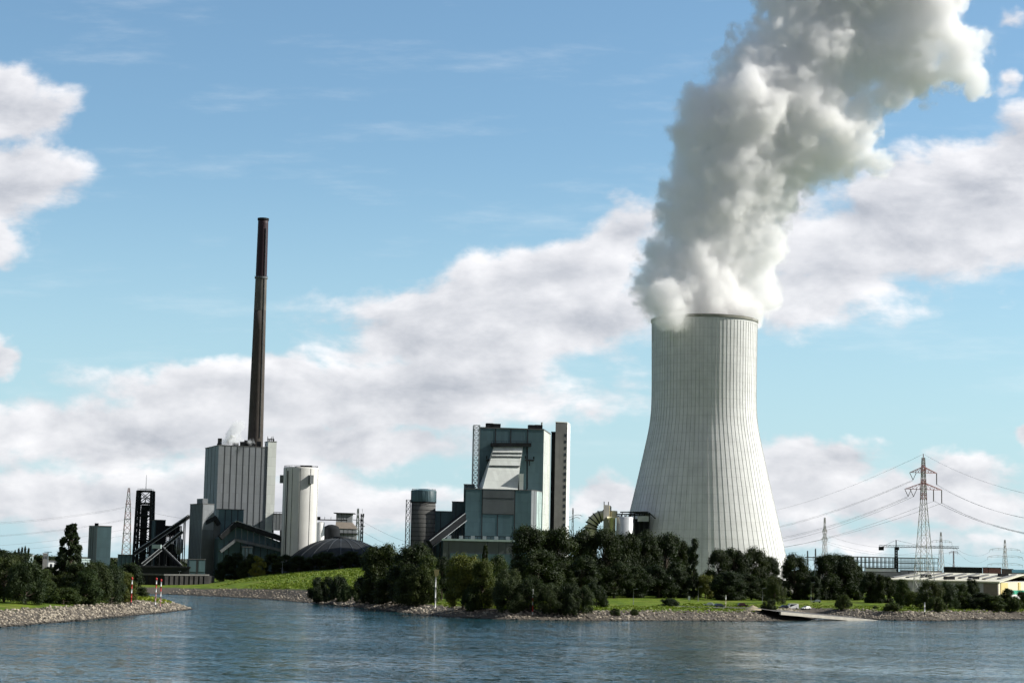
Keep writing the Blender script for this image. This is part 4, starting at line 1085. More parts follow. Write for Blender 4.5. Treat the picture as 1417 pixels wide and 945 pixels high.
# low hall in front
EY = LY - 34
pe = para((613.0, EY), (712, EY + 8), (614.5, EY + 26), 755)
ze = ZatY(640, 748.0, EY)
lh = thing_at('turbine_hall', pe, 'long low pale teal hall with small rooftop vents in front of the teal power block', 'hall')
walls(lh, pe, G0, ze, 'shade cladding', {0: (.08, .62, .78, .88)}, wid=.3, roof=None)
b = MB(); b.prism(grow(pe, .9), ze + .004, ze + 1.3); b.build('roof', 'pale teal cladding', lh)
b = MB(); edge_seams(b, pe[0], pe[1], G0, ZatY(640, 765, EY), fr=(.53,), wid=(Vector(pe[1]) - Vector(pe[0])).length * .86, out=.9, mi=0)
edge_seams(b, Vector(pe[0]) + n2 * .9, Vector(pe[1]) + n2 * .9, G0, ZatY(640, 765, EY), fr=(.30, .52, .74), wid=.4, mi=1, out=.1); b.build('lower_wall', ['teal cladding', 'seam'], lh)
for k in range(6):
    f = .08 + .165 * k; q_ = Vector(pe[0]) * (1 - f) + Vector(pe[1]) * f + Vector((0, 5)); b = MB(); b.box((q_.x, q_.y, ze + 2.5), (2.6, 2.6, 2.4)); b.build('roof_vent', 'galvanised steel', lh)
b = MB(); a, c = P(630, 741.5, EY + 18), P(710, 742.5, EY + 24); b.bar(a, c, .5, .5, 0)
for k in range(14): p_ = a + (c - a) * (k / 13); b.bar(p_, (p_.x, p_.y, ze), .3)
b.build('roof_railing', 'dark steel', lh)

# ------------------------------------------------------------------ flue gas pieces left of the cooling tower
UY = TY - 40
mU = (P(841, 715, UY) - P(840, 715, UY)).length
def uz(py, px=845): return ZatY(px, py, UY)
ub = P(817.5, 730, UY); ue = P(838, 713, UY)
dk = empty('flue_duct', (ub.x, ub.y, G0), 'fat cream ribbed duct elbow curving over into the grey pillar left of the cooling tower', 'duct')
rad_d = 8.6 * mU; path = [Vector((ub.x, UY, G0)), Vector((ub.x, UY, uz(733)))]
cxy = (ue.x, uz(733)); Rb = ue.x - ub.x
path += [Vector((cxy[0] - Rb * math.cos(a), UY, cxy[1] + (ue.z - uz(733)) * math.sin(a))) for a in np.linspace(.08, math.pi / 2, 12)]
path += [Vector((ue.x + 4, UY, ue.z))]
b = MB(); b.tube(path, [rad_d] * 2 + [rad_d * (1 - .22 * i / 12) for i in range(12)] + [rad_d * .78], 32); b.build('elbow', 'cream duct', dk)
b = MB()
for i in (2, 4, 6, 8, 10, 12):
    p_, q_ = path[i], path[i + 1]; t = (q_ - p_).normalized(); rr_ = rad_d * (1 - .22 * max(0, i - 2) / 12) + .25
    x_ = Vector((0, 1, 0)); y_ = t.cross(x_).normalized()
    b.tube([p_ + x_ * rr_ * math.cos(a) + y_ * rr_ * math.sin(a) for a in np.linspace(0, 2 * math.pi, 33)], .38, 6)
b.build('ring', 'dark steel', dk)
pp = para((835, UY - 8), (842.5, UY - 6), (838, UY + 14), 715)
pil = thing_at('duct_pillar', pp, 'square pillar, dark on one face and pale on the sunny face, carrying the cream duct', 'pillar')
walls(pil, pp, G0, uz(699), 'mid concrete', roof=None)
b = MB(); A_, B_ = Vector(pp[1]), Vector(pp[2]); edge_seams(b, A_, B_, G0, uz(699.5), fr=(.5,), wid=(B_ - A_).length - .2, out=.3, mi=0); b.build('lit_side', 'cream wall', pil)  # cream laid on the sunward face only, its light put into the colour
b = MB()
for f in (.1, .9): q_ = Vector(pp[0]) * (1 - f) + Vector(pp[1]) * f; b.box((q_.x, q_.y + .5, uz(699) + 1), (.5, .5, 2))
b.build('roof_post', 'dark steel', pil)
pbx = para((846.5, UY - 4), (853, UY - 2), (848, UY + 8), 710)
b = MB(); b.prism(pbx, uz(715.5), uz(706.5)); b.prism(inset(pbx, .4), G0, uz(715.5)); o = b.build('duct_box', 'cream duct'); tag(o, 'small cream duct box on a post between the pillar and the metal tank', 'duct box')
mt = P(865, 725, UY - 4); rt_ = 12.2 * mU
mk = empty('metal_tank', (mt.x, mt.y, G0), 'shiny round metal tank with pipework on top left of the cooling tower', 'tank')
b = MB(); b.lathe([(rt_, G0), (rt_, uz(715.5)), (rt_ - 1, uz(714.6))], (mt.x, mt.y, 0), seg=40); b.build('shell', 'tank metal', mk)
b = MB(); r2 = random.Random(3)
for k in range(14):
    x_ = mt.x + r2.uniform(-rt_, rt_) * .85; z1_ = uz(709 + r2.random() * 5); b.bar((x_, mt.y - 2 + r2.random() * 4, uz(715)), (x_, mt.y, z1_), .5)
b.bar((mt.x - rt_, mt.y - 2, uz(711.5)), (mt.x + rt_ * 1.1, mt.y - 2, uz(711)), .7); b.bar((mt.x - rt_ * .6, mt.y - 2, uz(708.5)), (mt.x + rt_ * 2.6, mt.y - 2, uz(707.6)), .7)
b.build('pipework', 'dark steel', mk)
b = MB(); b.tube([(mt.x - rt_ - 3, mt.y - 3, uz(716)), (mt.x - rt_ - 3, mt.y - 3, G0)], 1.1, 10); b.tube([(mt.x - rt_ - 6, mt.y - 3, uz(717)), (mt.x - rt_ - 1, mt.y - 3, uz(717))], .9, 10); b.build('side_pipe', 'cream duct', mk)
pj = para((878, UY - 2), (898, UY + 2), (880, UY + 16), 722)
pj_root = thing_at('pump_station', pj, 'black steel pump frame with one pale panel against the left foot of the cooling tower', 'plant frame')
b = MB(); b.prism(inset(pj, .9), G0, uz(717)); b.build('wall', 'black coal hall', pj_root)
b = MB()
for f in (0, .33, .66, 1):
    q_ = Vector(pj[0]) * (1 - f) + Vector(pj[1]) * f; b.bar((q_.x, q_.y - 1, G0), (q_.x, q_.y - 1, uz(708)), .8)
for py in (708, 711.5): b.bar((pj[0][0] - 4, pj[0][1] - 1, uz(py)), (pj[1][0], pj[1][1] - 1, uz(py) - .5), .8)
q_ = Vector(pj[1]); b.bar((q_.x, q_.y - 1, uz(708)), (q_.x + 4, q_.y - 1, uz(716)), .6); b.prism(pj, uz(709.6), uz(708.2)); b.build('frame', 'dark steel', pj_root)
b = MB(); a = P(882.5, 717.5, UY - 6); c = P(897.5, 717.5, UY - 5); b.bar(a, c, 1.0, 3.4); b.build('panel', 'galvanised steel', pj_root)
# ------------------------------------------------------------------ right side: warehouse, pylons, wires, crane, distant buildings
def yz(px, py, z): return YforZ(px, py, z)
# big warehouse with a low pitched pale roof
wy = 1180.0
zE = ZatY(1381, 804.5, wy)                       # eaves
wc = pt(1381, 806, wy); wl_ = pt(1222, 800, wy + 62)
wr = pt(1440, 800, wy + 330)
wb = (wl_[0] + wr[0] - wc[0], wl_[1] + wr[1] - wc[1])
wpts = [wl_, wc, wr, wb]
wh = thing_at('warehouse', wpts, 'big pale warehouse with a broad cream roof, its long front wall in shade', 'warehouse')
b = MB(); b.prism(wpts, 3.8, zE)
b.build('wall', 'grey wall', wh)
zR = zE + 5.0
mid0 = ((wl_[0] + wb[0]) / 2, (wl_[1] + wb[1]) / 2); mid1 = ((wc[0] + wr[0]) / 2, (wc[1] + wr[1]) / 2)
g = grow(wpts, 1.2)
b = MB(); gm0 = ((g[0][0] + g[3][0]) / 2, (g[0][1] + g[3][1]) / 2); gm1 = ((g[1][0] + g[2][0]) / 2, (g[1][1] + g[2][1]) / 2)
vs = [(*g[0], zE + .1), (*g[1], zE + .1), (*gm1, zR), (*gm0, zR), (*g[3], zE + .1), (*g[2], zE + .1)]
lo_ = [(x, y, z - .8) for x, y, z in vs]
b.add(vs + lo_, [(0, 1, 2, 3), (3, 2, 5, 4), (7, 6, 9, 8), (8, 9, 10, 11), (0, 6, 7, 1), (1, 7, 8, 2), (2, 8, 11, 5), (3, 9, 6, 0), (4, 10, 9, 3), (5, 11, 10, 4)])
b.build('roof', 'warehouse roof', wh)
def roof_pt(s, t):      # s along the front, t from eave (0) to ridge (1)
    a = (Vector((*g[0], zE + .1)) * (1 - s) + Vector((*g[1], zE + .1)) * s); r = (Vector((*gm0, zR)) * (1 - s) + Vector((*gm1, zR)) * s); return a * (1 - t) + r * t
b = MB()
for k in range(9):
    s_ = .06 + k * .11; t0 = .12 + .06 * (k % 3)
    b.bar(roof_pt(s_, t0) + Vector((0, 0, .45)), roof_pt(s_ + .012, t0 + .62) + Vector((0, 0, .45)), 2.2, .7)
b.build('skylight', 'roof felt', wh)
b = MB()
for s_, t_ in ((.30, .30), (.56, .1), (.74, .2), (.9, .6)): p_ = roof_pt(s_, t_); b = MB(); b.box((p_.x, p_.y, p_.z + 1.0), (6, 4, 2.0), .3); b.build('roof_unit', 'dark steel', wh)
b = MB(); L_ = (Vector(wc) - Vector(wl_)).length
edge_seams(b, wl_, wc, 3.8, zE - 1, fr=(.94,), wid=L_ * .12, out=.25, mi=0); b.build('brown_panel', 'brown wall', wh)
b = MB(); edge_seams(b, wl_, wc, 3.8, zE - 1, fr=(.68, .75, .82), wid=.5, out=.3); edge_seams(b, wl_, wc, zE - .9, zE - .3, fr=(.5,), wid=L_ * .99, out=.4); b.build('wall_post', ['galvanised steel', 'galvanised steel'], wh)
b = MB(); L2 = (Vector(wr) - Vector(wc)).length; edge_seams(b, wc, wr, 3.8, zE - .4, fr=(.5,), wid=L2 * .99, out=.22, mi=0); b.build('sunny_wall', 'cream wall', wh)  # cream here against grey on the shaded front: sunlight put into the colour
for f, w_ in ((.10, .13), (.42, .045)):
    b = MB(); t2 = (Vector(wr) - Vector(wc)).normalized(); n_2 = Vector((t2.y, -t2.x)); c_ = Vector(wc) + (Vector(wr) - Vector(wc)) * f + n_2 * .5
    b.box((c_.x, c_.y, 3.8 + (zE - 4.6) * .5), (L2 * w_, .5, zE - 4.6), math.atan2(t2.y, t2.x)); b.build('door', 'yellow paint', wh)
gp = para((1398, wy - 25), (1432, wy + 20), (1400, wy + 10), 820); gh = thing_at('green_shed', gp, 'low green roofed shed at the right end of the warehouse', 'shed')
b = MB(); b.prism(gp, 4, ZatY(1400, 822, wy - 25)); b.build('wall', 'white paint', gh); b = MB(); b.prism(grow(gp, .5), ZatY(1400, 822, wy - 25) + .01, ZatY(1400, 817, wy - 25)); b.build('roof', 'green wall', gh)

def flat_block(name, x0, x1, ytop, ybot_z, Y, dep, m, label, cat, slope=0, roofm=None, seams=None):
    pts = para((x0, Y), (x1, Y + slope), (x0 + .5, Y + dep), 795)
    z1 = ZatY((x0 + x1) / 2, ytop, Y)
    r_ = thing_at(name, pts, label, cat, z=ybot_z); walls(r_, pts, ybot_z, z1, m, {0: seams} if seams else None, wid=.5, roof=roofm or 'roof felt'); return r_, pts, z1
FYY = 1700.0
flat_block('long_hall', 1306, 1359.5, 785, 4, FYY - 90, 50, 'dark steel', 'long flat black hall behind the cream warehouse roof', 'hall', seams=ev(6))
flat_block('brick_block', 1360, 1385.5, 785.5, 4, FYY - 80, 40, 'brick wall', 'dull red brick block at the end of the long black hall', 'building', seams=(.3,))
flat_block('dark_store', 1386, 1402, 787.5, 4, FYY - 70, 40, 'roof felt', 'low dark store between the red brick block and the blue roofed hall', 'building', roofm='dark steel')
r_, p_, z_ = flat_block('blue_hall', 1401, 1440, 792.5, 4, FYY - 150, 40, 'grey wall', 'low hall with a bright blue roof at the far right', 'hall', roofm='blue roof')
b = MB(); b.prism(grow(p_, .4), z_ + .52, z_ + 2.6); b.build('roof_canopy', 'blue roof', r_)
flat_block('white_block', 1198, 1240, 786.5, 4, FYY - 250, 60, 'white paint', 'low white flat roofed building in front of the open framed garage', 'building')
flat_block('grey_block', 1190, 1246, 791.5, 4, FYY - 330, 40, 'grey wall', 'low grey flat roofed building below the white one', 'building')
flat_block('roof_plant', 1246, 1304, 790, 4, FYY - 260, 50, 'grey wall', 'long low grey shed behind the foot of the red and white pylon', 'shed', seams=ev(5))
# open framed parking garage
fy = FYY + 60
fa, fb = pt(1176, 780, fy), pt(1298, 784, fy + 20); dv_ = Vector((fb[0] - fa[0], fb[1] - fa[1])); bkv = Vector((-dv_.y, dv_.x)).normalized() * 40
zf0, zf1 = 4.6, ZatY(1178, 769.8, fy)
fg = empty('open_garage', (fa[0], fa[1], 4.6), 'long open framed multi storey garage on the skyline left of the tall pylon', 'garage')
b = MB(); nl = 6
for lv in range(nl + 1):
    z = zf0 + (zf1 - zf0) * lv / nl; b.prism([fa, fb, tuple(Vector(fb) + bkv), tuple(Vector(fa) + bkv)], z - .3, z + .3)
b.build('deck', 'grey steel', fg)
b = MB()
for k in range(23):
    for off in (0, .5, 1):
        p_ = Vector(fa) + dv_ * (k / 22) + bkv * off; b = MB(); b.bar((p_.x, p_.y, zf0), (p_.x, p_.y, zf1 + .3), .45); b.build('column', 'grey steel', fg)
b = MB()
for lv in range(nl):
    z = zf0 + (zf1 - zf0) * (lv + .28) / nl; b.bar((fa[0], fa[1] - .4, z), (fb[0], fb[1] - .4, z), .35, .35)
b.build('railing', 'grey steel', fg)

# lattice pylons
def arm(mb, c, z, half, ax, rise, mi=0, th=.4, drop=None):
    ends = []
    for s_ in (-1, 1):
        tip = Vector((c[0] + ax[0] * half * s_, c[1] + ax[1] * half * s_, z))
        for off in (-.9, .9):
            mb.bar((c[0] + ax[1] * off, c[1] - ax[0] * off, z), tip, th * .8, mi=mi)
            mb.bar((c[0] + ax[1] * off, c[1] - ax[0] * off, z + rise), tip, th, mi=mi)
        for k in range(1, 5):
            f = k / 5; p_ = Vector((c[0], c[1], z)) * (1 - f) + tip * f; q_ = Vector((c[0], c[1], z + rise)) * (1 - f) + tip * f
            mb.bar(p_, q_, th * .6, mi=mi)
            f2 = (k - 1) / 5; q2 = Vector((c[0], c[1], z + rise)) * (1 - f2) + tip * f2; mb.bar(p_, q2, th * .5, mi=mi)
        ends.append(tip)
    return ends
PY_ = 1060.0
pb_ = P(1277.6, 806, PY_); pz0 = 4.0
pt_ = P(1277.6, 628, PY_); mP = (P(1278, 700, PY_) - P(1277, 700, PY_)).length
py_root = empty('pylon', (pt_.x, PY_, pz0), 'tall red and white lattice pylon with two crossarms in front of the warehouse', 'pylon')
hP = pt_.z - pz0
b = MB()
lattice(b, (pt_.x, PY_, pz0), hP * .975, 25 * mP, 1.2, 13, .30, .13, R(12), 0, (.70, 6.4 * mP), None)
b.build('lattice', 'pylon steel', py_root)
axp = (math.cos(R(14)), math.sin(R(14)))
zu, zl_ = ZatY(1277, 654, PY_), ZatY(1277, 677, PY_)
b = MB(); lattice(b, (pt_.x, PY_, zl_ - 6), hP * .972 - (zl_ - 6 - pz0), 6.7 * mP, 1.3, 6, .34, .16, R(12), 0, None, 1)
b.bar((pt_.x, PY_, pt_.z - 3), (pt_.x, PY_, pt_.z), .4)
b.build('top_section', ['pink red paint', 'pylon steel'], py_root)
b = MB(); eu = arm(b, (pt_.x, PY_), zu, 20.0 * mP, axp, 3.4, 0, .34); el = arm(b, (pt_.x, PY_), zl_, 27.5 * mP, axp, 3.8, 0, .34)
b.build('crossarm', 'pink red paint', py_root)
b = MB(); att = []
def hang(tip, spread, ln):
    bot = tip - Vector((0, 0, ln))
    if spread:
        for s_ in (-1, 1): b.bar(tip + Vector((s_ * spread, 0, 0)), bot, .28)
    else: b.bar(tip, bot, .45)
    att.append(bot)
inl = [el[0] * .55 + Vector((pt_.x, PY_, zl_)) * .45, el[1] * .55 + Vector((pt_.x, PY_, zl_)) * .45]
hang(eu[0] + Vector((1.6, 0, 0)), 1.9, 4.2); hang(el[0] + Vector((1.6, 0, 0)), 1.9, 4.2); hang(inl[0], 1.9, 4.2)
hang(eu[1], 0, 6.6); hang(el[1], 0, 7.4); hang(inl[1], 0, 6.4)
b.build('insulator', 'brown wall', py_root)
def small_pylon(px, ptop, pbase, Y, label, arms, w0=6, n=10, leg=.30):
    t_ = P(px, ptop, Y); r_ = empty('pylon', (t_.x, Y, 4.6), label, 'pylon', None); h_ = t_.z - 4.6
    m_ = MB(); lattice(m_, (t_.x, Y, 4.6), h_, w0, .8, n, leg, leg * .55, .4, 0, (.75, w0 * .34)); m_.build('lattice', 'pylon steel', r_)
    m_ = MB(); tips = []
    mm_ = Y / FPX
    for (py, hw) in arms:
        z = ZatY(px, py, Y)
        for s_ in (-1, 1):
            pts = [Vector((t_.x + s_ * hw * mm_ * f, Y, z + .9 * math.sin(f * math.pi * .9) * (1.6 if f < 1 else 1) - f * 1.2)) for f in np.linspace(0, 1, 6)]
            for a_, c_ in zip(pts[:-1], pts[1:]): m_.bar(a_, c_, leg * .8)
            m_.bar(Vector((t_.x, Y, z - .6)), pts[-1], leg * .6)
            for f in (2, 4, 5): m_.bar(pts[f], pts[f] - Vector((0, 0, 2.2)), leg * .7)
            tips.append(pts[-1] - Vector((0, 0, 2.2)))
    if arms: m_.build('crossarm', 'pylon steel', r_)
    return t_, tips
tA, tipsA = small_pylon(1141.3, 716, 770, 1500, 'slim grey lattice pylon without wide arms just right of the cooling tower', [(733, 3.2), (744, 4)], 5.2)
tB, tipsB = small_pylon(1302, 736, 790, 1800, 'grey pylon with two drooping crossarms behind the open garage', [(748.5, 15), (757.5, 22)], 6.5)
tC, tipsC = small_pylon(1390.5, 746.5, 790, 1900, 'grey pylon with three crossarms at the far right', [(759.5, 21), (769.5, 24), (780, 24)], 6.5)
small_pylon(1319.5, 762, 790, 2100, 'smallest thin mast right of the drooping arm pylon', [(763.5, 6)], 2.5, 8, .4)
# portal of two thin masts over the trees
pa_, pb2 = P(1117.5, 762, 1600), P(1128.5, 759, 1600)
po = empty('mast_portal', (pa_.x, 1600, 4.6), 'pair of thin masts joined by a cross beam, nearest the cooling tower', 'mast')
b = MB()
for p_ in (pa_, pb2): b = MB(); lattice(b, (p_.x, 1600, 4.6), p_.z - 4.6, 2.2, .5, 10, .4, .25); b.build('mast', 'grey steel', po)
b = MB(); z = ZatY(1123, 771, 1600); b.bar((pa_.x - 2, 1600, z), (pb2.x + 2, 1600, z), .8); b.bar((pa_.x - 2, 1600, z - 2), (pb2.x + 2, 1600, z - 2), .5); b.build('beam', 'grey steel', po)
# tower crane
cy_ = 1650.0; ct = P(1240, 747, cy_); cb_ = P(1240, 757.2, cy_)
cr_ = empty('tower_crane', (ct.x, cy_, 4.6), 'dark tower crane with a long horizontal jib and a hanging counterweight', 'crane')
b = MB(); lattice(b, (ct.x, cy_, 4.6), cb_.z - 4.6, 2.0, 2.0, 16, .5, .3); b.build('mast', 'dark steel', cr_)
b = MB(); j0, j1 = P(1216, 756.2, cy_), P(1327, 758.3, cy_)
for (dz, w_) in ((0, .45), (1.5, .3)): b.bar(Vector((j0.x, cy_, j0.z + dz)), Vector((j1.x, cy_, j1.z + dz)), w_)
for k in range(36):
    f0, f1 = k / 36, (k + 1) / 36; b.bar(j0 + (j1 - j0) * f0 + Vector((0, 0, 1.5 * (k % 2))), j0 + (j1 - j0) * f1 + Vector((0, 0, 1.5 * ((k + 1) % 2))), .2)
b.bar((ct.x, cy_, cb_.z), (ct.x, cy_, ct.z), .7); b.bar((ct.x, cy_, ct.z), j0 + (j1 - j0) * .04, .18); b.bar((ct.x, cy_, ct.z), j0 + (j1 - j0) * .62, .18)
b.build('jib', 'dark steel', cr_)
b = MB(); q_ = P(1219.5, 758.5, cy_); b.box(q_, (4.2, 2, 3.2)); b.build('counterweight', 'black coal hall', cr_)
b = MB(); b.box((ct.x + 1.2, cy_, cb_.z - 1), (2.4, 2.2, 2.6)); b.build('cab', 'dark steel', cr_)

# masts at the left
r_, t_, _ = mast('radio_mast', 178.5, 768, 675, 1780, 13.5 * 1780 / FPX, 1.4, 14, ['galvanised steel', 'faded red paint'], 'pale red and white lattice mast beside the black headframe', 'mast', .42, .24, 1, (.72, 7 * 1780 / FPX))
b = MB()
for py, hw in ((697, 4), (718, 5), (738, 6)):
    z = ZatY(178, py, 1780); b.bar((t_.x - hw * .7, 1780, z), (t_.x + hw * .7, 1780, z), .6)
b.build('crossarm', 'galvanised steel', r_)
r_, t_, _ = mast('radio_mast', 495.6, 770, 703.5, 1700, 9 * 1700 / FPX, 1.0, 12, ['galvanised steel'], 'pale lattice mast standing behind the dark telecom mast', 'mast', .5, .3, None, (.7, 4 * 1700 / FPX))
b = MB()
for py, hw in ((719, 8), (727, 10), (736, 8)):
    z = ZatY(497, py, 1700); b.bar((t_.x - hw * .65, 1700, z), (t_.x + hw * .65, 1700, z - .6), .55); b.bar((t_.x, 1700, z + 2), (t_.x + hw * .65, 1700, z - .6), .4)
b.build('crossarm', 'galvanised steel', r_)
q_ = P(801, 712, 1900)
dm_ = empty('drooping_mast', (q_.x, 1900, 4.6), 'faint distant pylon with drooping arms between the stair tower and the cream duct', 'pylon')
b = MB(); lattice(b, (q_.x - 6, 1900, 4.6), ZatY(796, 703, 1900) - 4.6, 4, .8, 9, .4, .25); b.build('lattice', 'grey steel', dm_)
b = MB()
for (py, s_) in ((714, 8), (717.5, 6)):
    z = ZatY(797, py, 1900); pts = [Vector((q_.x - 6 + s_ * f * 1.2, 1900, z + 2.4 * math.sin(f * 2.4) - 1.5 * f)) for f in np.linspace(-.6, 1, 8)]
    for a_, c_ in zip(pts[:-1], pts[1:]): b.bar(a_, c_, .4)
b.build('crossarm', 'grey steel', dm_)

# power lines: each one its own wire
def wire(a, c, sag, label, group, r=.085, n=24):
    a, c = Vector(a), Vector(c); pts = []
    for i in range(n + 1):
        f = i / n; p_ = a + (c - a) * f; p_.z -= sag * 4 * f * (1 - f); pts.append(p_)
    m_ = MB(); m_.tube(pts, r, 5, caps=False); o = m_.build('power_line', 'wire'); tag(o, label, 'power line', group); return o
RG = 'power lines from the red and white pylon out over the river to the right'
LG = 'power lines from the red and white pylon to the left'
def off_right(px, py, Y): return P(px, py, Y)
RL = 'dark power line from the red and white pylon to the right edge'
LL = 'dark power line from the red and white pylon to the cooling tower'
for (s_, e_, sag) in ((att[3], P(1530, 724, 700), 6), (att[3] + Vector((0, .5, .5)), P(1530, 726, 703), 6), (att[4], P(1530, 747, 700), 5), (att[4] + Vector((0, .5, .5)), P(1530, 750, 702), 5),
                      (att[5], P(1530, 750, 715), 5), (att[5] + Vector((0, .5, .5)), P(1530, 752.5, 718), 5)):
    wire(s_, e_, sag, RL, RG, .05)
wire((pt_.x, PY_, pt_.z), P(1530, 700, 700), 5, 'topmost fine power line from the pylon tip to the right edge', None, .05)
for (s_, e_, sag) in ((att[0], P(1040, 735, 1640), 4), (att[0] + Vector((0, 1, -.6)), P(1040, 736.6, 1640), 4), (att[1], P(1040, 748, 1640), 5), (att[1] + Vector((0, 1, -.6)), P(1040, 750, 1640), 5),
                      (att[2], P(1040, 755, 1640), 5), (att[5], P(1040, 763, 1640), 5), (att[4], P(1040, 761, 1640), 5)):
    wire(s_, e_, sag, LL, LG, .07)
wire((pt_.x, PY_, pt_.z), P(1040, 712, 1640), 5, 'topmost fine power line from the pylon tip to the cooling tower', None, .06)
SG = 'distant power lines strung low behind the crane and small pylons'
SL = 'distant thin power line strung low behind the crane and small pylons'
for (a_, c_) in ((tipsA[0], tipsB[0]), (tipsA[2], tipsB[2]), (tipsA[3], tipsB[3]), (tipsB[1], tipsC[0]), (tipsB[3], tipsC[2]), (tipsB[2], tipsC[4])): wire(a_, c_, 7, SL, SG, .075)
for (a_, py) in ((tipsC[1], 764), (tipsC[3], 776)): wire(a_, P(1560, py, 1960), 5, SL, SG, .075)
WG = 'power lines crossing the sky at the far left'
WL_ = 'faint power line crossing the sky at the far left to the pale lattice mast'
for (py0, py1) in ((717, 700), (719, 701.5), (735, 717), (736.5, 718.2), (749, 731), (757, 739)): wire(P(-90, py0 + 9, 1500), P(178.5, py1, 1780), 4, WL_, WG, .07)
wire(P(178.5, 701, 1780), P(330, 722, 1900), 4, 'faint power line between the pale lattice mast and the transfer tower', None, .10)
XL = 'faint power line running down right from the pale lattice mast by the dome'
for py in (722, 736): wire(P(500, py - 2, 1700), P(600, py + 38, 1500), 3, XL, 'power lines by the dome mast', .09)

# small white buildings and a lamp among the trees at the left
def house(px0, px1, py0, py1, Y, m, rm, label, name='small_building'):
    pts = para((px0, Y), (px1, Y + 4), (px0 + .4, Y + 12), (py0 + py1) / 2)
    z1 = ZatY(px0, py0, Y); r_ = thing_at(name, pts, label, 'building')
    walls(r_, pts, G0, z1 - .5, m, roof=rm, lip=.6)
    mid = (Vector(pts[0]) + Vector(pts[1])) / 2; t_ = (Vector(pts[1]) - Vector(pts[0])); L_ = t_.length; t_ = t_.normalized()
    for k in range(3):
        q_ = Vector(pts[0]) + t_ * L_ * (.2 + .3 * k) + Vector((t_.y, -t_.x)) * .05; m_ = MB(); m_.box((q_.x, q_.y, z1 - 2.2), (L_ * .16, .12, 1.4), math.atan2(t_.y, t_.x)); m_.build('window', 'window glass', r_)
    return r_
house(33, 46, 767.5, 778, 900, 'pale teal cladding', 'galvanised steel', 'small pale building peeping over the willow trees at the far left')
house(67, 86, 775.5, 786, 930, 'white paint', 'roof felt', 'small white building left of the lone pointed tree')
house(112, 124, 773.0, 785, 900, 'pale teal cladding', 'pale teal cladding', 'small pale teal building between the lone pointed tree and the teal tower')
house(59, 66, 765, 786, 960, 'dark concrete', 'roof felt', 'small dark flat roofed house behind the left lamp post')
# free-standing teal tower at the left
ly = AY + 30
p_t = para((134.0, ly), (153.5, ly + 4), (122.5, ly + 14), 750)
lt = thing_at('teal_tower', p_t, 'free standing teal tower block with a dark left face above the left trees', 'tower block')
walls(lt, p_t, G0, H(727.8, 134, ly), 'teal cladding', {}, wid=.4)
b = MB(); A_, B_ = Vector(p_t[3]), Vector(p_t[0]); edge_seams(b, A_, B_, G0, H(728, 134, ly), fr=(.5,), wid=(B_ - A_).length - .15, out=.25, mi=0)
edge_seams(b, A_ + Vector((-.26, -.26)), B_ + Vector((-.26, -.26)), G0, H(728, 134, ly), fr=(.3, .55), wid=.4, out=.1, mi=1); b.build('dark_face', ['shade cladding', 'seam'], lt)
b = MB(); q_ = inset(p_t, .15); c_ = centroid(p_t); b.box((c_[0] - 3, c_[1], H(727.8, 134, ly) + 1.4), (2.6, 2.6, 2.2)); b.build('roof_unit', 'dark steel', lt)
fb_ = para((163, ly + 90), (186, ly + 92), (164, ly + 110), 770)
fbx = thing_at('low_plant', fb_, 'low teal plant building at the foot of the pale lattice mast', 'building'); walls(fbx, fb_, G0, H(767.5, 170, ly + 90), 'teal cladding', {0: ev(4)}, wid=.4)

# ------------------------------------------------------------------ shore things
def post(name, px, pbase, ptop, z, r, bands, label, cat, lean=0.0, group=None, dx=0, at=None):
    w_ = hit(px, pbase) if at is None else Vector((XatY(px, pbase, at), at, gz(XatY(px, pbase, at), at))); zg = w_.z; Y = w_.y
    top = P(px + dx, ptop, Y); r_ = empty(name, (w_.x, Y, zg - .3), label, cat, group)
    n = len(bands)
    for i, mt_ in enumerate(bands):
        a = Vector((w_.x, Y, zg - .3)).lerp(Vector((top.x, Y, top.z)), i / n); c = Vector((w_.x, Y, zg - .3)).lerp(Vector((top.x, Y, top.z)), (i + 1) / n)
        m_ = MB(); m_.tube([a, c], r, 12); m_.build('band', mt_, r_)
    return r_, Vector((top.x, Y, top.z))
rw = ['dark steel', 'white paint', 'red paint', 'white paint', 'red paint', 'white paint', 'red paint']
for (px, pbs, ptp, dx, bands, lab) in ((181.2, 838, 801.5, 1.6, ['grey steel', 'red paint', 'red paint', 'white paint', 'red paint', 'white paint'], 'leaning red and white marker pole on the spit, farthest left'),
                            (215.0, 832, 802, 1.6, ['grey steel', 'white paint', 'pink red paint', 'pink red paint', 'white paint', 'red paint', 'white paint'], 'red and white marker pole near the spit end, left of two close together'),
                            (222.0, 834.5, 804, 1.0, ['grey steel', 'pink red paint', 'pink red paint', 'white paint', 'red paint', 'white paint'], 'red and white marker pole nearest the tip of the spit'),
                            (737, 850, 818, .4, ['white paint', 'red paint', 'red paint', 'white paint', 'red paint', 'white paint', 'white paint'], 'red and white marker pole on the riprap before the willow bushes')):
    r_, tp = post('marker_pole', px, pbs, ptp, 3.4, .21, bands, lab, 'marker pole', dx=dx, at={215.0: 705.0, 222.0: 698.0}.get(px))
    b = MB(); b.lathe([(.15, -.2), (.32, .1), (.34, .6), (.15, .85)], tp, seg=12); b.build('topmark', 'red paint' if px < 700 else 'white paint', r_)
post('river_post', 1279.3, 852, 833, 3.0, .24, ['dark steel', 'white paint', 'white paint'], 'plain white post on the bank before the trees under the pylon', 'post', dx=.2)
r_, tp = post('bank_post', 1004, 840.5, 822.5, 3.9, .20, ['cream wall', 'cream wall', 'white paint'], 'pale post standing alone beside the earth track', 'post', dx=.4)
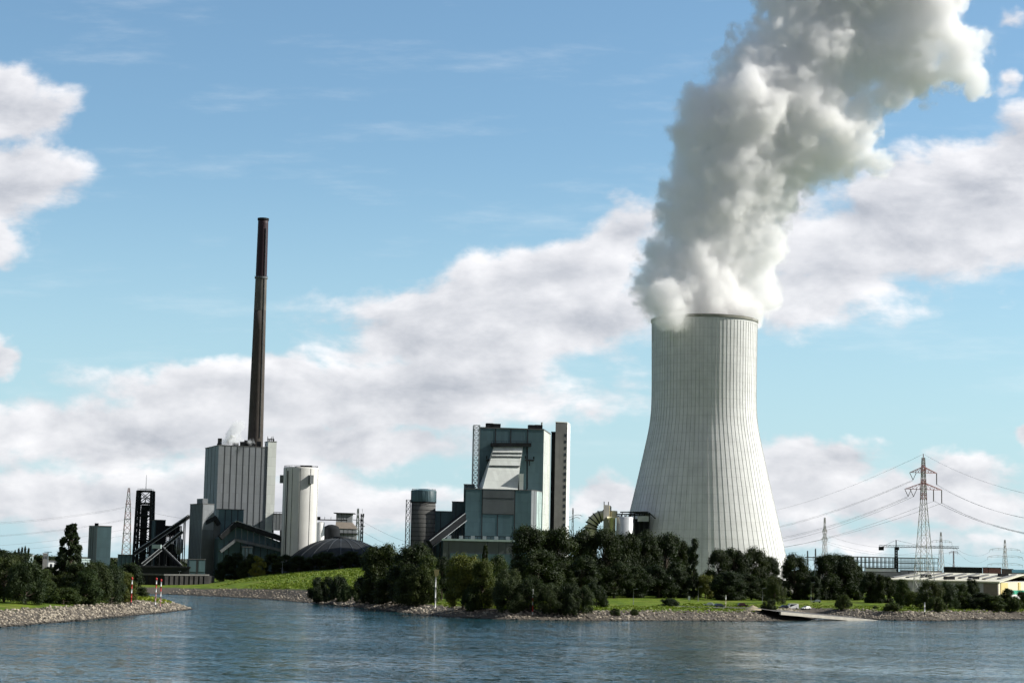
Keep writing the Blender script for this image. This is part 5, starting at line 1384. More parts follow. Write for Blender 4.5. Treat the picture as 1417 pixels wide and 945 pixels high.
for (px, pbs, ptp, lab) in ((876.3, 836.5, 815, 'slim street lamp in front of the big poplar wall'), (1054.8, 834, 814, 'slim street lamp behind the lone round bush'), (1122.2, 834, 806, 'slim street lamp between the two tree groups right of the van'), (966, 832, 812, 'slim street lamp by the columnar poplar')):
    r_, tp = post('street_lamp', px, pbs, ptp, 4.3, .11, ['grey steel'], lab, 'street lamp', dx=.3)
    b = MB(); b.bar(tp, tp + Vector((1.4, 0, .25)), .14); b.box(tp + Vector((1.5, 0, .25)), (.9, .35, .2)); b.build('lamp_head', 'galvanised steel', r_)
# yellow river sign
r_, tp = post('river_sign', 602.3, 841, 797, 3.6, .22, ['white paint', 'white paint', 'white paint'], 'yellow river sign on a tall white post between the dark trees', 'sign', dx=.6)
b = MB(); s_ = tp.y / FPX
b.prism([(-3.0 * s_, 0), (4.6 * s_, 0), (4.6 * s_, .18), (-3.0 * s_, .18)], 0, 1)
b.v = []; b.f = []; b.m = []; b.sm = []
x0, z0_ = tp.x, tp.z
pts = [(x0 - 2.6 * s_, z0_ + 9 * s_), (x0 + 4.6 * s_, z0_ + 9.4 * s_), (x0 + 3.4 * s_, z0_ + 1.0 * s_), (x0 - .6 * s_, z0_ - 1.0 * s_), (x0 - 1.6 * s_, z0_ + 3 * s_)]
b.add([(p_[0], tp.y - .4, p_[1]) for p_ in pts] + [(p_[0], tp.y - .1, p_[1]) for p_ in pts], [tuple(range(4, -1, -1)), tuple(range(5, 10))] + [(i, (i + 1) % 5, 5 + (i + 1) % 5, 5 + i) for i in range(5)])
b.build('sign_plate', 'yellow paint', r_)
# lamp at far left
r_, tp = post('street_lamp', 66.5, 783, 763.5, 6.0, .22, ['white paint'], 'street lamp with two arms rising over the far left trees', 'street lamp', at=900.0)
r_.location.y += 0
b = MB(); b.bar(tp + Vector((-1.8, 0, 0)), tp + Vector((1.8, 0, 0)), .25); b.build('lamp_head', 'grey steel', r_)
# dyke lamps
for (px, lab) in ((248.5, 'slim lamp post on the quay by the pump house'), (390.5, 'slim lamp post on the crest of the grassy dyke'),):
    Yp = 1196 if px > 300 else 1150
    g_ = gz(XatY(px, 790, Yp), Yp); X_ = XatY(px, 790, Yp); r_ = empty('street_lamp', (X_, Yp, g_), lab, 'street lamp'); h_ = 7.5
    b = MB(); b.tube([(X_, Yp, g_ - .3), (X_, Yp, g_ + h_)], [.14, .09], 8); b.build('pole', 'galvanised steel', r_)
    b = MB(); b.bar((X_ - 1, Yp, g_ + h_), (X_ + 1, Yp, g_ + h_), .2); b.build('lamp_head', 'galvanised steel', r_)
# sand heap, kerb wall, notice board
sw = hit(1042, 844.0); b = MB()
nh = 20; vs = [(sw.x, sw.y + 1, gz(sw.x, sw.y + 1) + 2.0)]
for k in range(nh):
    a = 2 * math.pi * k / nh; rr_ = 1 + .12 * math.sin(3 * a + 1); vs.append((sw.x + 4.6 * rr_ * math.cos(a), sw.y + 1 + 4.2 * rr_ * math.sin(a), gz(sw.x, sw.y + 1) - .25))
b.add(vs, [(0, 1 + k, 1 + (k + 1) % nh) for k in range(nh)]); o = b.build('sand_heap', 'sand'); tag(o, 'pointed heap of pale sand at the edge of the riprap', 'sand heap')
a, c = W(1001, 839.6, 4.2), W(1053, 840.5, 4.2)
b = MB(); b.bar((a.x, a.y, gz(a.x, a.y) + .25), (c.x, c.y, gz(c.x, c.y) + .25), .8, .7); o = b.build('low_wall', 'kerb stone'); tag(o, 'long low pale wall along the earth track', 'wall')
a = W(953.5, 831, 4.6); g_ = gz(a.x, a.y); r_ = empty('notice_board', (a.x, a.y, g_), 'white upright notice board on the grass before the columnar poplar', 'notice board')
b = MB(); b.box((a.x, a.y, g_ + 1.5), (1.0, .15, 1.9)); b.build('board', 'white paint', r_); b = MB(); b.bar((a.x - .35, a.y + .1, g_ - .2), (a.x - .35, a.y + .1, g_ + 2.3), .1); b.bar((a.x + .35, a.y + .1, g_ - .2), (a.x + .35, a.y + .1, g_ + 2.3), .1); b.build('leg', 'galvanised steel', r_)

# vehicles
def car(px, py, rz, m, label, kind='car', L=4.4, Wd=1.8, Hh=1.5, cat='car', z=4.2):
    a = hit(px, py); rz_ = float(ramp_z(np.array([a.x]), np.array([a.y]))[0]); g_ = rz_ if np.isfinite(rz_) else a.z
    root = empty('parked_' + kind, (a.x, a.y, g_), label, cat); root.rotation_euler = (0, 0, rz)
    def part(nm, fn, mm):
        m_ = MB(); fn(m_); o = m_.build(nm, mm, None, loc=(0, 0, 0)); o.parent = root; return o
    if kind == 'van': prof = [(-L / 2, .35), (L / 2, .35), (L / 2, .95), (L / 2 - .35, 1.15), (L / 2 - 1.15, Hh), (-L / 2 + .1, Hh), (-L / 2, Hh - .3)]
    else: prof = [(-L / 2, .35), (L / 2, .35), (L / 2, .72), (L / 2 - 1.15, .92), (L / 2 - 1.9, Hh), (-L / 2 + .9, Hh), (-L / 2 + .15, .98), (-L / 2, .8)]
    def body(m_):
        n = len(prof); hw = Wd / 2
        top = [(.86 if z_ > 1.05 else 1.0) for x_, z_ in prof]
        vs = [(x_, -hw * t_, z_) for (x_, z_), t_ in zip(prof, top)] + [(x_, hw * t_, z_) for (x_, z_), t_ in zip(prof, top)]
        m_.add(vs, [tuple(range(n)), tuple(range(2 * n - 1, n - 1, -1))] + [((i + 1) % n, i, n + i, n + (i + 1) % n) for i in range(n)])
    part('body', body, m)
    for s_ in (-1, 1):
        x0_, x1_ = (-L / 2 + .6, L / 2 - 1.3) if kind == 'van' else (-L / 2 + 1.0, L / 2 - 1.75)
        part('window', lambda m_: m_.add([(x0_, s_ * (Wd * .47), 1.0), (x1_ + .45, s_ * (Wd * .47), 1.0), (x1_, s_ * (Wd * .437), Hh - .18), (x0_ + .25, s_ * (Wd * .437), Hh - .18)], [(0, 1, 2, 3) if s_ < 0 else (3, 2, 1, 0)]), 'window glass')
        for xw in (-L * .31, L * .31):
            part('wheel', lambda m_: m_.tube([(xw, s_ * (Wd / 2 - .2), .33), (xw, s_ * (Wd / 2 + .03), .33)], .34, 14), 'tyre rubber')
        part('headlight', lambda m_: m_.box((L / 2 - .02, s_ * Wd * .36, .72), (.12, .34, .16)), 'tank metal')
    part('windscreen', lambda m_: m_.add([(L / 2 - (.45 if kind == 'van' else 1.2), -.75, 1.0 if kind != 'van' else 1.17), (L / 2 - (.45 if kind == 'van' else 1.2), .75, 1.0 if kind != 'van' else 1.17), (L / 2 - (1.08 if kind == 'van' else 1.82), .7, Hh - .06), (L / 2 - (1.08 if kind == 'van' else 1.82), -.7, Hh - .06)], [(0, 1, 2, 3)]), 'window glass')
    return root
car(1096.5, 842.3, R(197), 'white paint', 'white van parked at the top of the boat ramp', 'van', 5.2, 2.0, 2.35, 'van')
car(1084, 841.6, R(190), 'dark car paint', 'dark car parked against the white van at the ramp top')
car(1115.5, 843.2, R(215), 'white paint', 'small white car parked on the boat ramp right of the van')
car(996, 839.5, R(20), 'dark car paint', 'dark blue car parked left of the pale low wall', L=4.6)
car(1028, 839.3, R(5), 'maroon car paint', 'dark maroon car parked behind the pale low wall', L=4.6, Hh=1.7)
car(981, 838.2, R(170), 'tank metal', 'silver car parked farthest left on the bank track')
car(1130, 833.6, R(175), 'tank metal', 'silver car parked under the trees behind the boat ramp', z=4.6)
# ------------------------------------------------------------------ trees
def crown_mesh(name, seed, shape, nleaf, leaf, mats, lumps=26):
    """unit-height crown: many leaf faces gathered in clumps round a skeleton of boughs; returns mesh"""
    rg = np.random.default_rng(seed)
    L = []
    for i in range(lumps):
        if shape == 'round':
            th = rg.uniform(0, 2 * math.pi); h = rg.uniform(.05, .93) ; env = .42 * math.sin(min(1, max(0, (h + .08) / 1.08)) ** .8 * math.pi) ** .5
            r = env * math.sqrt(rg.uniform(.25, 1)) * .82; s = rg.uniform(.09, .165)
        elif shape == 'bush':
            th = rg.uniform(0, 2 * math.pi); h = rg.uniform(.08, .85); env = .95 * math.sqrt(max(.05, 1 - (h / .98) ** 2))
            r = env * math.sqrt(rg.uniform(.1, 1)) * .85; s = rg.uniform(.14, .26)
        elif shape == 'column':
            th = rg.uniform(0, 2 * math.pi); h = rg.uniform(.05, .95); env = .13 * math.sin(min(1, (h + .08)) ** .8 * math.pi * .96) ** .5
            r = env * rg.uniform(.2, 1); s = rg.uniform(.045, .075)
        elif shape == 'pointed':
            th = rg.uniform(0, 2 * math.pi); h = rg.uniform(.08, .97) ** .85; env = .27 * (1 - h) ** .62 + .015
            r = env * math.sqrt(rg.uniform(.3, 1)); s = rg.uniform(.028, .07) * (1.15 - .5 * h)
        elif shape == 'willow':
            th = rg.uniform(0, 2 * math.pi); h = rg.uniform(.10, .90); env = .60 * math.sin(min(1, h * .92 + .06) ** .62 * math.pi) ** .6
            r = env * math.sqrt(rg.uniform(.2, 1)) * .85; s = rg.uniform(.10, .19)
        L.append((r * math.cos(th), r * math.sin(th), h, s))
    L = np.array(L)
    # leaves on the shells of the clumps
    w_ = L[:, 3] ** 2; w_ /= w_.sum()
    idx = rg.choice(len(L), nleaf, p=w_)
    d = rg.normal(size=(nleaf, 3)); d /= np.linalg.norm(d, axis=1)[:, None]
    rad = L[idx, 3] * (rg.uniform(.35, 1.0, nleaf) ** .45) * (1 + .18 * rg.normal(size=nleaf))
    sq = np.array([1, 1, .86 if shape != 'willow' else 1.1])
    C = L[idx, :3] + d * rad[:, None] * sq
    C[:, 2] = np.clip(C[:, 2], .01, 1.05)
    core = rg.random(nleaf) < .16; C[core] = (L[idx, :3] + d * (L[idx, 3] * rg.uniform(0, .62, nleaf))[:, None])[core]
    nrm = d + rg.normal(size=(nleaf, 3)) * .55 + np.array([0, 0, .25]); nrm /= np.linalg.norm(nrm, axis=1)[:, None]
    ref = rg.normal(size=(nleaf, 3)); a = np.cross(nrm, ref); a /= np.linalg.norm(a, axis=1)[:, None]; b_ = np.cross(nrm, a)
    sz = leaf * rg.uniform(.6, 1.35, nleaf)[:, None] * np.where(core, 2.4, 1.0)[:, None]
    asp = rg.uniform(.5, .9, nleaf)[:, None]
    bend = nrm * sz * .22
    V = np.stack([C - a * sz, C - b_ * sz * asp + bend, C + a * sz, C + b_ * sz * asp + bend], 1).reshape(-1, 3)
    F = np.arange(nleaf * 4).reshape(-1, 4)
    me = bpy.data.meshes.new(name); me.from_pydata(V.tolist(), [], F.tolist())
    for m_ in mats: me.materials.append(MAT[m_])
    return me, L
def trunk_mesh(name, L, shape, m_):
    b = MB(); r0 = {'round': .022, 'bush': .03, 'column': .016, 'pointed': .014, 'willow': .026}[shape]
    topz = {'round': .72, 'bush': .4, 'column': .92, 'pointed': .96, 'willow': .6}[shape]
    pts = [(0, 0, -.03), (.004, .003, .12), (-.006, .004, .35 * topz + .1), (.004, -.004, .7 * topz), (0, 0, topz)]
    b.tube(pts, [r0 * 1.35, r0, r0 * .75, r0 * .45, r0 * .15], 7)
    for k, l in enumerate(L[::2]):
        z0_ = max(.06, l[2] * .62); f = min(1, z0_ / topz)
        b.tube([(0, 0, min(z0_, topz)), (l[0] * .55, l[1] * .55, l[2] * .84), (l[0], l[1], l[2])], [r0 * .42, r0 * .26, r0 * .08], 4)
    me = bpy.data.meshes.new(name); me.from_pydata([tuple(p) for p in b.v], [], b.f); me.materials.append(MAT[m_]); me.polygons.foreach_set('use_smooth', [True] * len(me.polygons)); return me
VAR = {}
def variant(key, seed, shape, nleaf, leaf, lm, bark='bark', lumps=26):
    cm, L = crown_mesh('crown', seed, shape, nleaf, leaf, [lm], lumps); VAR.setdefault(key, []).append((cm, trunk_mesh('trunk', L, shape, bark), shape))
for s_ in range(3): variant('poplar', 10 + s_, 'round', 24000, .0125, 'dark leaves', lumps=64)
for s_ in range(3): variant('tree', 20 + s_, 'round', 20000, .0145, 'mid leaves', lumps=50)
for s_ in range(2): variant('darktree', 30 + s_, 'round', 19000, .0145, 'dark leaves', lumps=46)
for s_ in range(3): variant('willow', 40 + s_, 'willow', 21000, .0140, 'willow leaves', lumps=56)
for s_ in range(2): variant('bush', 50 + s_, 'bush', 12000, .026, 'mid leaves', lumps=44)
for s_ in range(2): variant('darkbush', 60 + s_, 'bush', 12000, .026, 'dark leaves', lumps=44)
for s_ in range(2): variant('sunny', 100 + s_, 'round', 20000, .0145, 'sunny leaves', lumps=50)
variant('column', 70, 'column', 6000, .0115, 'dark leaves', lumps=46)
variant('pointed', 80, 'pointed', 14000, .0120, 'dark leaves', lumps=130)
variant('yellow', 90, 'round', 7000, .022, 'yellow green leaves', lumps=30)
WID = {'round': .86, 'bush': 2.0, 'column': .30, 'pointed': .56, 'willow': 1.2}
tcount = 0; PROTO = {}
trr = random.Random(77)
def tree(kind, px, base, top, wpx, label, name=None, cat='tree', group=None, Y=None, zfix=None):
    """base = photo row of the foot (the ground height there is looked up) unless the distance Y is given"""
    global tcount
    if Y is None:
        Y = hit(px, base).y
    X = XatY(px, top + 8, Y); z = gz(X, Y) if zfix is None else zfix
    h = ZatY(px, top, Y) - z + .3
    vs = VAR[kind]; vi = tcount % len(vs); cm, tm, shp = vs[vi]; tcount += 1
    wd = wpx * 1.12 * Y / FPX
    sx = wd / (WID[shp] * 1.0)
    key = (kind, vi)
    nm = name or ('bush' if 'bush' in kind else 'tree')
    if key not in PROTO:
        r_ = empty(nm, (X, Y, z - .15), label, cat, group)
        for n_, m_ in (('trunk', tm), ('crown', cm)):
            o = bpy.data.objects.new(n_, m_); COL.objects.link(o); o.parent = r_
        PROTO[key] = r_
    else:
        r_ = copy_tree(PROTO[key]); r_.location = (X, Y, z - .15); r_.name = nm
        for k_ in ('label', 'category', 'group'):
            if k_ in r_: del r_[k_]
        tag(r_, label, cat, group)
    r_.scale = (sx, sx, h / 1.02); r_.rotation_euler = (0, 0, trr.uniform(0, 6.28))
    return r_
T = tree
# --- on the spit at the left
T('willow', 8, 833, 770, 62, 'leafy dark green tree at the left edge of the spit')
T('willow', 38, 836, 775, 58, 'bushy green tree second from the left edge of the spit')
T('tree', 56, 832, 788, 40, 'smaller green tree leaning right of the leftmost spit trees')
T('darktree', 24, 824, 763, 60, 'dark tree standing behind the leftmost spit trees')
T('bush', 88, 836, 811, 66, 'low wide rounded bush on the spit between two tree clumps', 'bush', 'bush')
T('pointed', 98.5, 822, 721, 46, 'lone tall pointed tree with ragged gaps, dark against the sky', cat='tree')
T('darktree', 76, 822, 783, 44, 'dark round tree left of the foot of the lone pointed tree')
T('darktree', 108, 824, 779, 40, 'dark round tree right of the foot of the lone pointed tree')
T('willow', 134, 837, 777, 54, 'broad green tree on the right half of the spit')
T('tree', 118, 836, 788, 44, 'green tree just left of the broad spit tree')
T('willow', 156, 835, 780, 46, 'green tree right of the broad spit tree')
T('sunny', 172, 833, 792, 34, 'small yellowish green tree nearest the marker pole on the spit')
T('darkbush', 190, 826, 812, 34, 'dark bush behind the red and white marker poles', 'bush', 'bush')
for k, px in enumerate((20.5, 25.5, 30.5, 35.0, 39.5)):
    T('column', px, 0, (759, 756, 754.5, 753, 755.5)[k], 5.5, 'slim distant poplar in a row of five at the far left skyline', 'poplar', 'tree', 'row of slim poplars at the far left', Y=1000)
for px, tp, wd in ((-6, 758, 60), (48, 766, 50), (120, 776, 40), (70, 768, 36), (145, 776, 60), (180, 778, 40)):
    T('darktree', px, 0, tp, wd, 'dark background tree beyond the spit at the left', 'tree', 'tree', 'dark background trees beyond the spit', Y=985 if px not in (145, 180) else 1010)
# --- on the dyke below the plant
DG = 'row of dark trees along the crest of the dyke'
DL = 'dark round tree in the row along the crest of the dyke'
for px, tp, wd in ((311, 766, 26), (326, 764, 30), (343, 765, 28), (379, 765, 32), (398, 766, 26), (413, 768, 28), (433, 766, 30), (452, 763, 32), (470, 766, 28), (486, 762, 30), (503, 766, 28), (518, 764, 30), (540, 764, 34)):
    T('darktree', px, 0, tp, wd, DL, 'tree', 'tree', DG, Y=1204 + (px % 7) * 2)
T('yellow', 358, 0, 769, 23, 'small yellow green tree in the dark row on the dyke', Y=1196)
T('darkbush', 446, 832, 797, 42, 'dark bush at the water edge of the dyke, left one of a pair', 'bush', 'bush')
T('darkbush', 467, 832, 796, 38, 'dark bush at the water edge of the dyke, right one of a pair', 'bush', 'bush')
T('bush', 478, 832, 806, 18, 'small green bush at the right shoulder of the dark bush pair', 'bush', 'bush')
T('bush', 500, 833, 797, 34, 'green bush left of the big double tree', 'bush', 'bush')
# --- big double clump in the middle
T('poplar', 527, 833, 751, 62, 'big dark tree, left half of the double tree before the round silo')
T('poplar', 572, 834, 752, 66, 'big dark tree, right half of the double tree before the round silo')
T('tree', 590, 835, 770, 40, 'green tree filling the right shoulder of the double tree')
T('willow', 576, 838, 783, 62, 'rounded green tree in front of the big double tree')
T('darktree', 544, 836, 790, 50, 'dark low tree in front of the left half of the double tree')
T('darkbush', 514, 834, 800, 30, 'dark bush at the left foot of the double tree', 'bush', 'bush')
T('darktree', 612, 830, 768, 34, 'dark tree behind the yellow river sign')
T('tree', 628, 828, 779, 30, 'small dark green tree right of the yellow river sign')
T('sunny', 642, 842, 766, 52, 'rounded tree with sunny yellow green side in front of the low teal hall')
T('sunny', 668, 842, 775, 40, 'green tree leaning right beside the rounded sunny tree')
T('bush', 652, 845, 806, 34, 'rounded bush at the water edge below the sunny tree', 'bush', 'bush')
T('pointed', 671.5, 826, 751, 16, 'small dark pointed tree in front of the low teal hall')
T('tree', 688, 832, 768, 34, 'green tree right of the small pointed tree')
T('willow', 703, 842, 784, 44, 'green tree left of the front willow bushes')
# --- the wall of poplars
PG = 'tall poplars standing in a wall before the cooling tower'
for px, tp, wd, lab in ((733, 728, 62, 'tall dark poplar at the left end of the poplar wall'), (768, 728, 66, 'tall dark poplar in front of the stair tower'), (803, 732, 58, 'tall dark poplar under the cream duct elbow'),
                        (836, 731, 54, 'tall poplar under the grey duct pillar'), (864, 734, 50, 'tall poplar under the shiny round metal tank'), (893, 735, 52, 'tall poplar under the black pump frame'), (922, 738, 50, 'tall poplar at the left foot of the cooling tower'), (942, 743, 36, 'shorter poplar at the right end of the poplar wall')):
    T('poplar', px, 824, tp, wd, lab, 'poplar', 'tree', PG)
T('column', 960.5, 828, 742, 17, 'slim columnar poplar at the foot of the cooling tower', 'poplar')
MG = 'mid height trees in front of the poplar wall'
for px, tp, wd, lab in ((745, 760, 66, 'broad dark green tree in front of the left end of the poplar wall'), (805, 766, 54, 'rounded dark green tree in front of the poplar under the cream duct'), (776, 776, 44, 'dark tree between the broad and the rounded tree before the poplar wall'),
                        (850, 776, 52, 'dark tree before the poplar wall below the grey pillar'), (880, 782, 46, 'dark tree before the poplar wall below the metal tank'), (912, 780, 50, 'dark tree before the poplar wall left of the columnar poplar'), (938, 786, 36, 'dark small tree beside the columnar poplar'), (718, 774, 44, 'dark tree at the lower left corner of the poplar wall')):
    T('darktree', px, 827, tp, wd, lab, 'tree', 'tree', MG)
# front willow bushes
for px, bs, tp, wd, k, lab in ((706, 847, 799, 44, 'willow', 'green willow bush at the left end of the bushes behind the marker pole'), (734, 846, 798, 48, 'willow', 'green willow bush right behind the red and white marker pole'), (762, 849, 808, 40, 'willow', 'lighter green willow bush right of the marker pole'),
                            (785, 850, 806, 42, 'darkbush', 'dark bush overhanging the water right of the marker pole'), (806, 850, 811, 36, 'willow', 'green willow bush at the right end of the waterside bushes'), (826, 840, 803, 30, 'darktree', 'dark small tree behind the right end of the waterside bushes')):
    T(k, px, bs, tp, wd, lab, 'bush' if k != 'darktree' else 'tree', 'bush' if k != 'darktree' else 'tree')
T('bush', 851, 851, 841, 16, 'small round bush at the edge of the riprap, left one of two', 'bush', 'bush')
T('bush', 877, 851, 842, 14, 'small round bush at the edge of the riprap, right one of two', 'bush', 'bush')
T('darkbush', 925, 838, 828, 32, 'flat dark hedge like bush on the bright grass', 'bush', 'bush')
# --- right of the columnar poplar
T('sunny', 976, 828, 795, 28, 'light green small tree at the right foot of the columnar poplar')
for px, tp, wd, lab in ((994, 760, 38, 'dark poplar at the left of the group before the right half of the cooling tower'), (1018, 757, 46, 'dark poplar in the middle left of the group before the cooling tower'), (1044, 757, 46, 'dark poplar in the middle right of the group before the cooling tower'), (1064, 770, 34, 'dark poplar at the right of the group before the cooling tower')):
    T('poplar', px, 827, tp, wd, lab, 'poplar', 'tree')
T('darktree', 1008, 830, 790, 50, 'dark low tree under the poplar group before the cooling tower')
T('darktree', 1040, 830, 793, 46, 'dark low tree behind the pale low wall')
T('willow', 1072, 835, 797, 30, 'green tree rising behind the lone round bush')
T('darkbush', 1065, 847, 829, 24, 'lone round dark bush beside the top of the boat ramp', 'bush', 'bush')
T('poplar', 1100, 829, 766, 44, 'rounded dark tree standing alone behind the white van')
for px, tp, wd, lab in ((1142, 767, 42, 'dark poplar at the left of the pair right of the van'), (1165, 765, 52, 'big dark poplar at the middle of the tree group right of the van'), (1184, 780, 28, 'dark poplar with a sunny right side right of the big one')):
    T('poplar', px, 830, tp, wd, lab, 'poplar', 'tree')
T('darktree', 1125, 830, 796, 26, 'dark low tree filling the gap behind the small white car')
T('bush', 1168, 843, 821, 26, 'round bush on the grass above the boat ramp', 'bush', 'bush')
for px, tp, wd in ((1203, 790, 26), (1216, 793, 26), (1229, 797, 24), (1241, 802, 22)):
    T('darktree', px, 834, tp, wd, 'dark tree in the dense clump left of the warehouse', 'tree', 'tree', 'dense dark clump of trees left of the warehouse')
T('tree', 1250, 838, 802, 24, 'green tree at the left corner of the warehouse')
T('sunny', 1263, 840, 818, 26, 'light green small tree left of the white river post')
T('bush', 1236, 845, 833, 28, 'low bush on the bank left of the light green small tree', 'bush', 'bush')
T('bush', 1211, 842, 838, 9, 'tiny dark bush alone on the grass right of the ramp', 'bush', 'bush')
for px, bs, tp, wd, k, lab in ((1287, 843, 803, 40, 'willow', 'big green tree at the foot of the red and white pylon'), (1310, 843, 804, 36, 'willow', 'tall greyish willow right of the pylon foot'), (1330, 842, 808, 26, 'tree', 'green tree right of the tall greyish willow'),
                              (1295, 846, 824, 30, 'bush', 'round bush right of the white river post'), (1345, 842, 801, 22, 'darktree', 'dark rounded tree before the brown end of the warehouse wall'), (1358, 844, 819, 40, 'darktree', 'low broad dark tree before the warehouse corner'), (1377, 845, 824, 26, 'tree', 'low green tree right of the warehouse corner'),
                              (1392, 842, 813, 25, 'darktree', 'dome shaped dark tree before the yellow warehouse door'), (1403, 845, 824, 26, 'bush', 'round bush right of the dome shaped tree'), (1417, 843, 818, 28, 'willow', 'green tree at the right edge of the photo before the green shed')):
    T(k, px, bs, tp, wd, lab, 'bush' if 'bush' in k else 'tree', 'bush' if 'bush' in k else 'tree')
# far belt of woods on the plain: one mass
fm = []; rgw = np.random.default_rng(4)
def far_wood(x0, x1, Y, h0, h1, n, label):
    V = []; k = 0
    cxs = rgw.uniform(x0, x1, n); hs = rgw.uniform(h0, h1, n)
    for x_, h_ in zip(cxs, hs):
        m_ = 70; d = rgw.normal(size=(m_, 3)); d /= np.linalg.norm(d, axis=1)[:, None]
        c = np.array([x_, Y + rgw.uniform(-20, 20), 4.6 + h_ * .5]) + d * np.array([h_ * .55, h_ * .5, h_ * .5]) * rgw.uniform(.6, 1, (m_, 1))
        a = rgw.normal(size=(m_, 3)); a /= np.linalg.norm(a, axis=1)[:, None]; bb = np.cross(d, a)
        s_ = h_ * .13
        V.append(np.stack([c - a * s_, c - bb * s_, c + a * s_, c + bb * s_], 1).reshape(-1, 3))
    V = np.concatenate(V); me = bpy.data.meshes.new('far_wood'); me.from_pydata(V.tolist(), [], np.arange(len(V)).reshape(-1, 4).tolist()); me.materials.append(MAT['dark leaves'])
    o = bpy.data.objects.new('far_wood', me); COL.objects.link(o); tag(o, label, 'wood', kind='stuff')
far_wood(-900, -520, 1750, 14, 24, 240, 'far belt of dark woods on the skyline at the left')
far_wood(-520, 260, 1900, 10, 15, 260, 'far belt of dark woods behind the power station')
far_wood(260, 1400, 2300, 12, 17, 420, 'far belt of dark woods on the skyline at the right')
# weeds along the banks
def weeds(x0, x1, npx, label, dlo=11, dhi=60, hmul=1.0):
    V = []; n = 0
    pxs = rgw.uniform(x0, x1, npx)
    X = []; Yv = []
    Yb = rgw.uniform(0, 1, npx) ** 1.6
    for px, f in zip(pxs, Yb):
        # start from the waterline seen there and step inland
        y0 = W(px, 857 if px > 600 else 840, 0).y; Y = y0 - 40 + f * 150; X.append(XatY(px, 850, Y)); Yv.append(Y)
    X = np.array(X); Yv = np.array(Yv); z, d = ground_z(X, Yv); ok_ = (d > dlo) & (d < dhi) & ~np.isfinite(ramp_z(X, Yv))
    for x_, y_, zz_ in zip(X[ok_], Yv[ok_], z[ok_]):
        h_ = rgw.uniform(.25, .8) * hmul
        for _ in range(3):
            a = rgw.uniform(0, 6.28); w_ = rgw.uniform(.2, .55); dx, dy2 = math.cos(a) * w_, math.sin(a) * w_; ox, oy = rgw.normal(size=2) * .5
            lx, ly_ = rgw.normal(size=2) * .25
            V += [(x_ + ox - dx, y_ + oy - dy2, zz_ - .05), (x_ + ox + dx, y_ + oy + dy2, zz_ - .05), (x_ + ox + dx * .6 + lx, y_ + oy + dy2 * .6 + ly_, zz_ + h_), (x_ + ox - dx * .6 + lx, y_ + oy - dy2 * .6 + ly_, zz_ + h_)]
    me = bpy.data.meshes.new('weeds'); me.from_pydata(V, [], np.arange(len(V)).reshape(-1, 4).tolist()); me.materials.append(MAT['weed leaves'])
    o = bpy.data.objects.new('weeds', me); COL.objects.link(o); tag(o, label, 'weeds', kind='stuff')
weeds(600, 1420, 9000, 'rough grass and weeds growing above the riprap', 11, 60, .55)
weeds(-20, 250, 4000, 'rough grass and weeds growing on the spit', 9, 70)

def dyke_tufts(n):
    V = []
    X = rgw.uniform(XatY(272, 800, 1000), XatY(520, 800, 1000), n); Yv = rgw.uniform(850, 1190, n); z, d = ground_z(X, Yv); ok_ = (d > 14)
    nz = np.array([noise.noise(Vector((x_ * .03, y_ * .012, 1.7))) for x_, y_ in zip(X, Yv)]); ok_ &= nz + rgw.uniform(-.3, .3, n) > -.05
    for x_, y_, zz_ in zip(X[ok_], Yv[ok_], z[ok_]):
        h_ = rgw.uniform(.2, .6)
        for _ in range(2):
            a = rgw.uniform(0, 6.28); w_ = rgw.uniform(.2, .6); dx, dy2 = math.cos(a) * w_, math.sin(a) * w_; ox, oy = rgw.normal(size=2) * .6; lx, ly_ = rgw.normal(size=2) * .25
            V += [(x_ + ox - dx, y_ + oy - dy2, zz_ - .05), (x_ + ox + dx, y_ + oy + dy2, zz_ - .05), (x_ + ox + dx * .6 + lx, y_ + oy + dy2 * .6 + ly_, zz_ + h_), (x_ + ox - dx * .6 + lx, y_ + oy - dy2 * .6 + ly_, zz_ + h_)]
    me = bpy.data.meshes.new('dyke_grass'); me.from_pydata(V, [], np.arange(len(V)).reshape(-1, 4).tolist()); me.materials.append(MAT['weed leaves'])
    o = bpy.data.objects.new('dyke_grass', me); COL.objects.link(o); tag(o, 'tufted rough grass on the slope of the dyke', 'grass', kind='stuff')
dyke_tufts(14000)
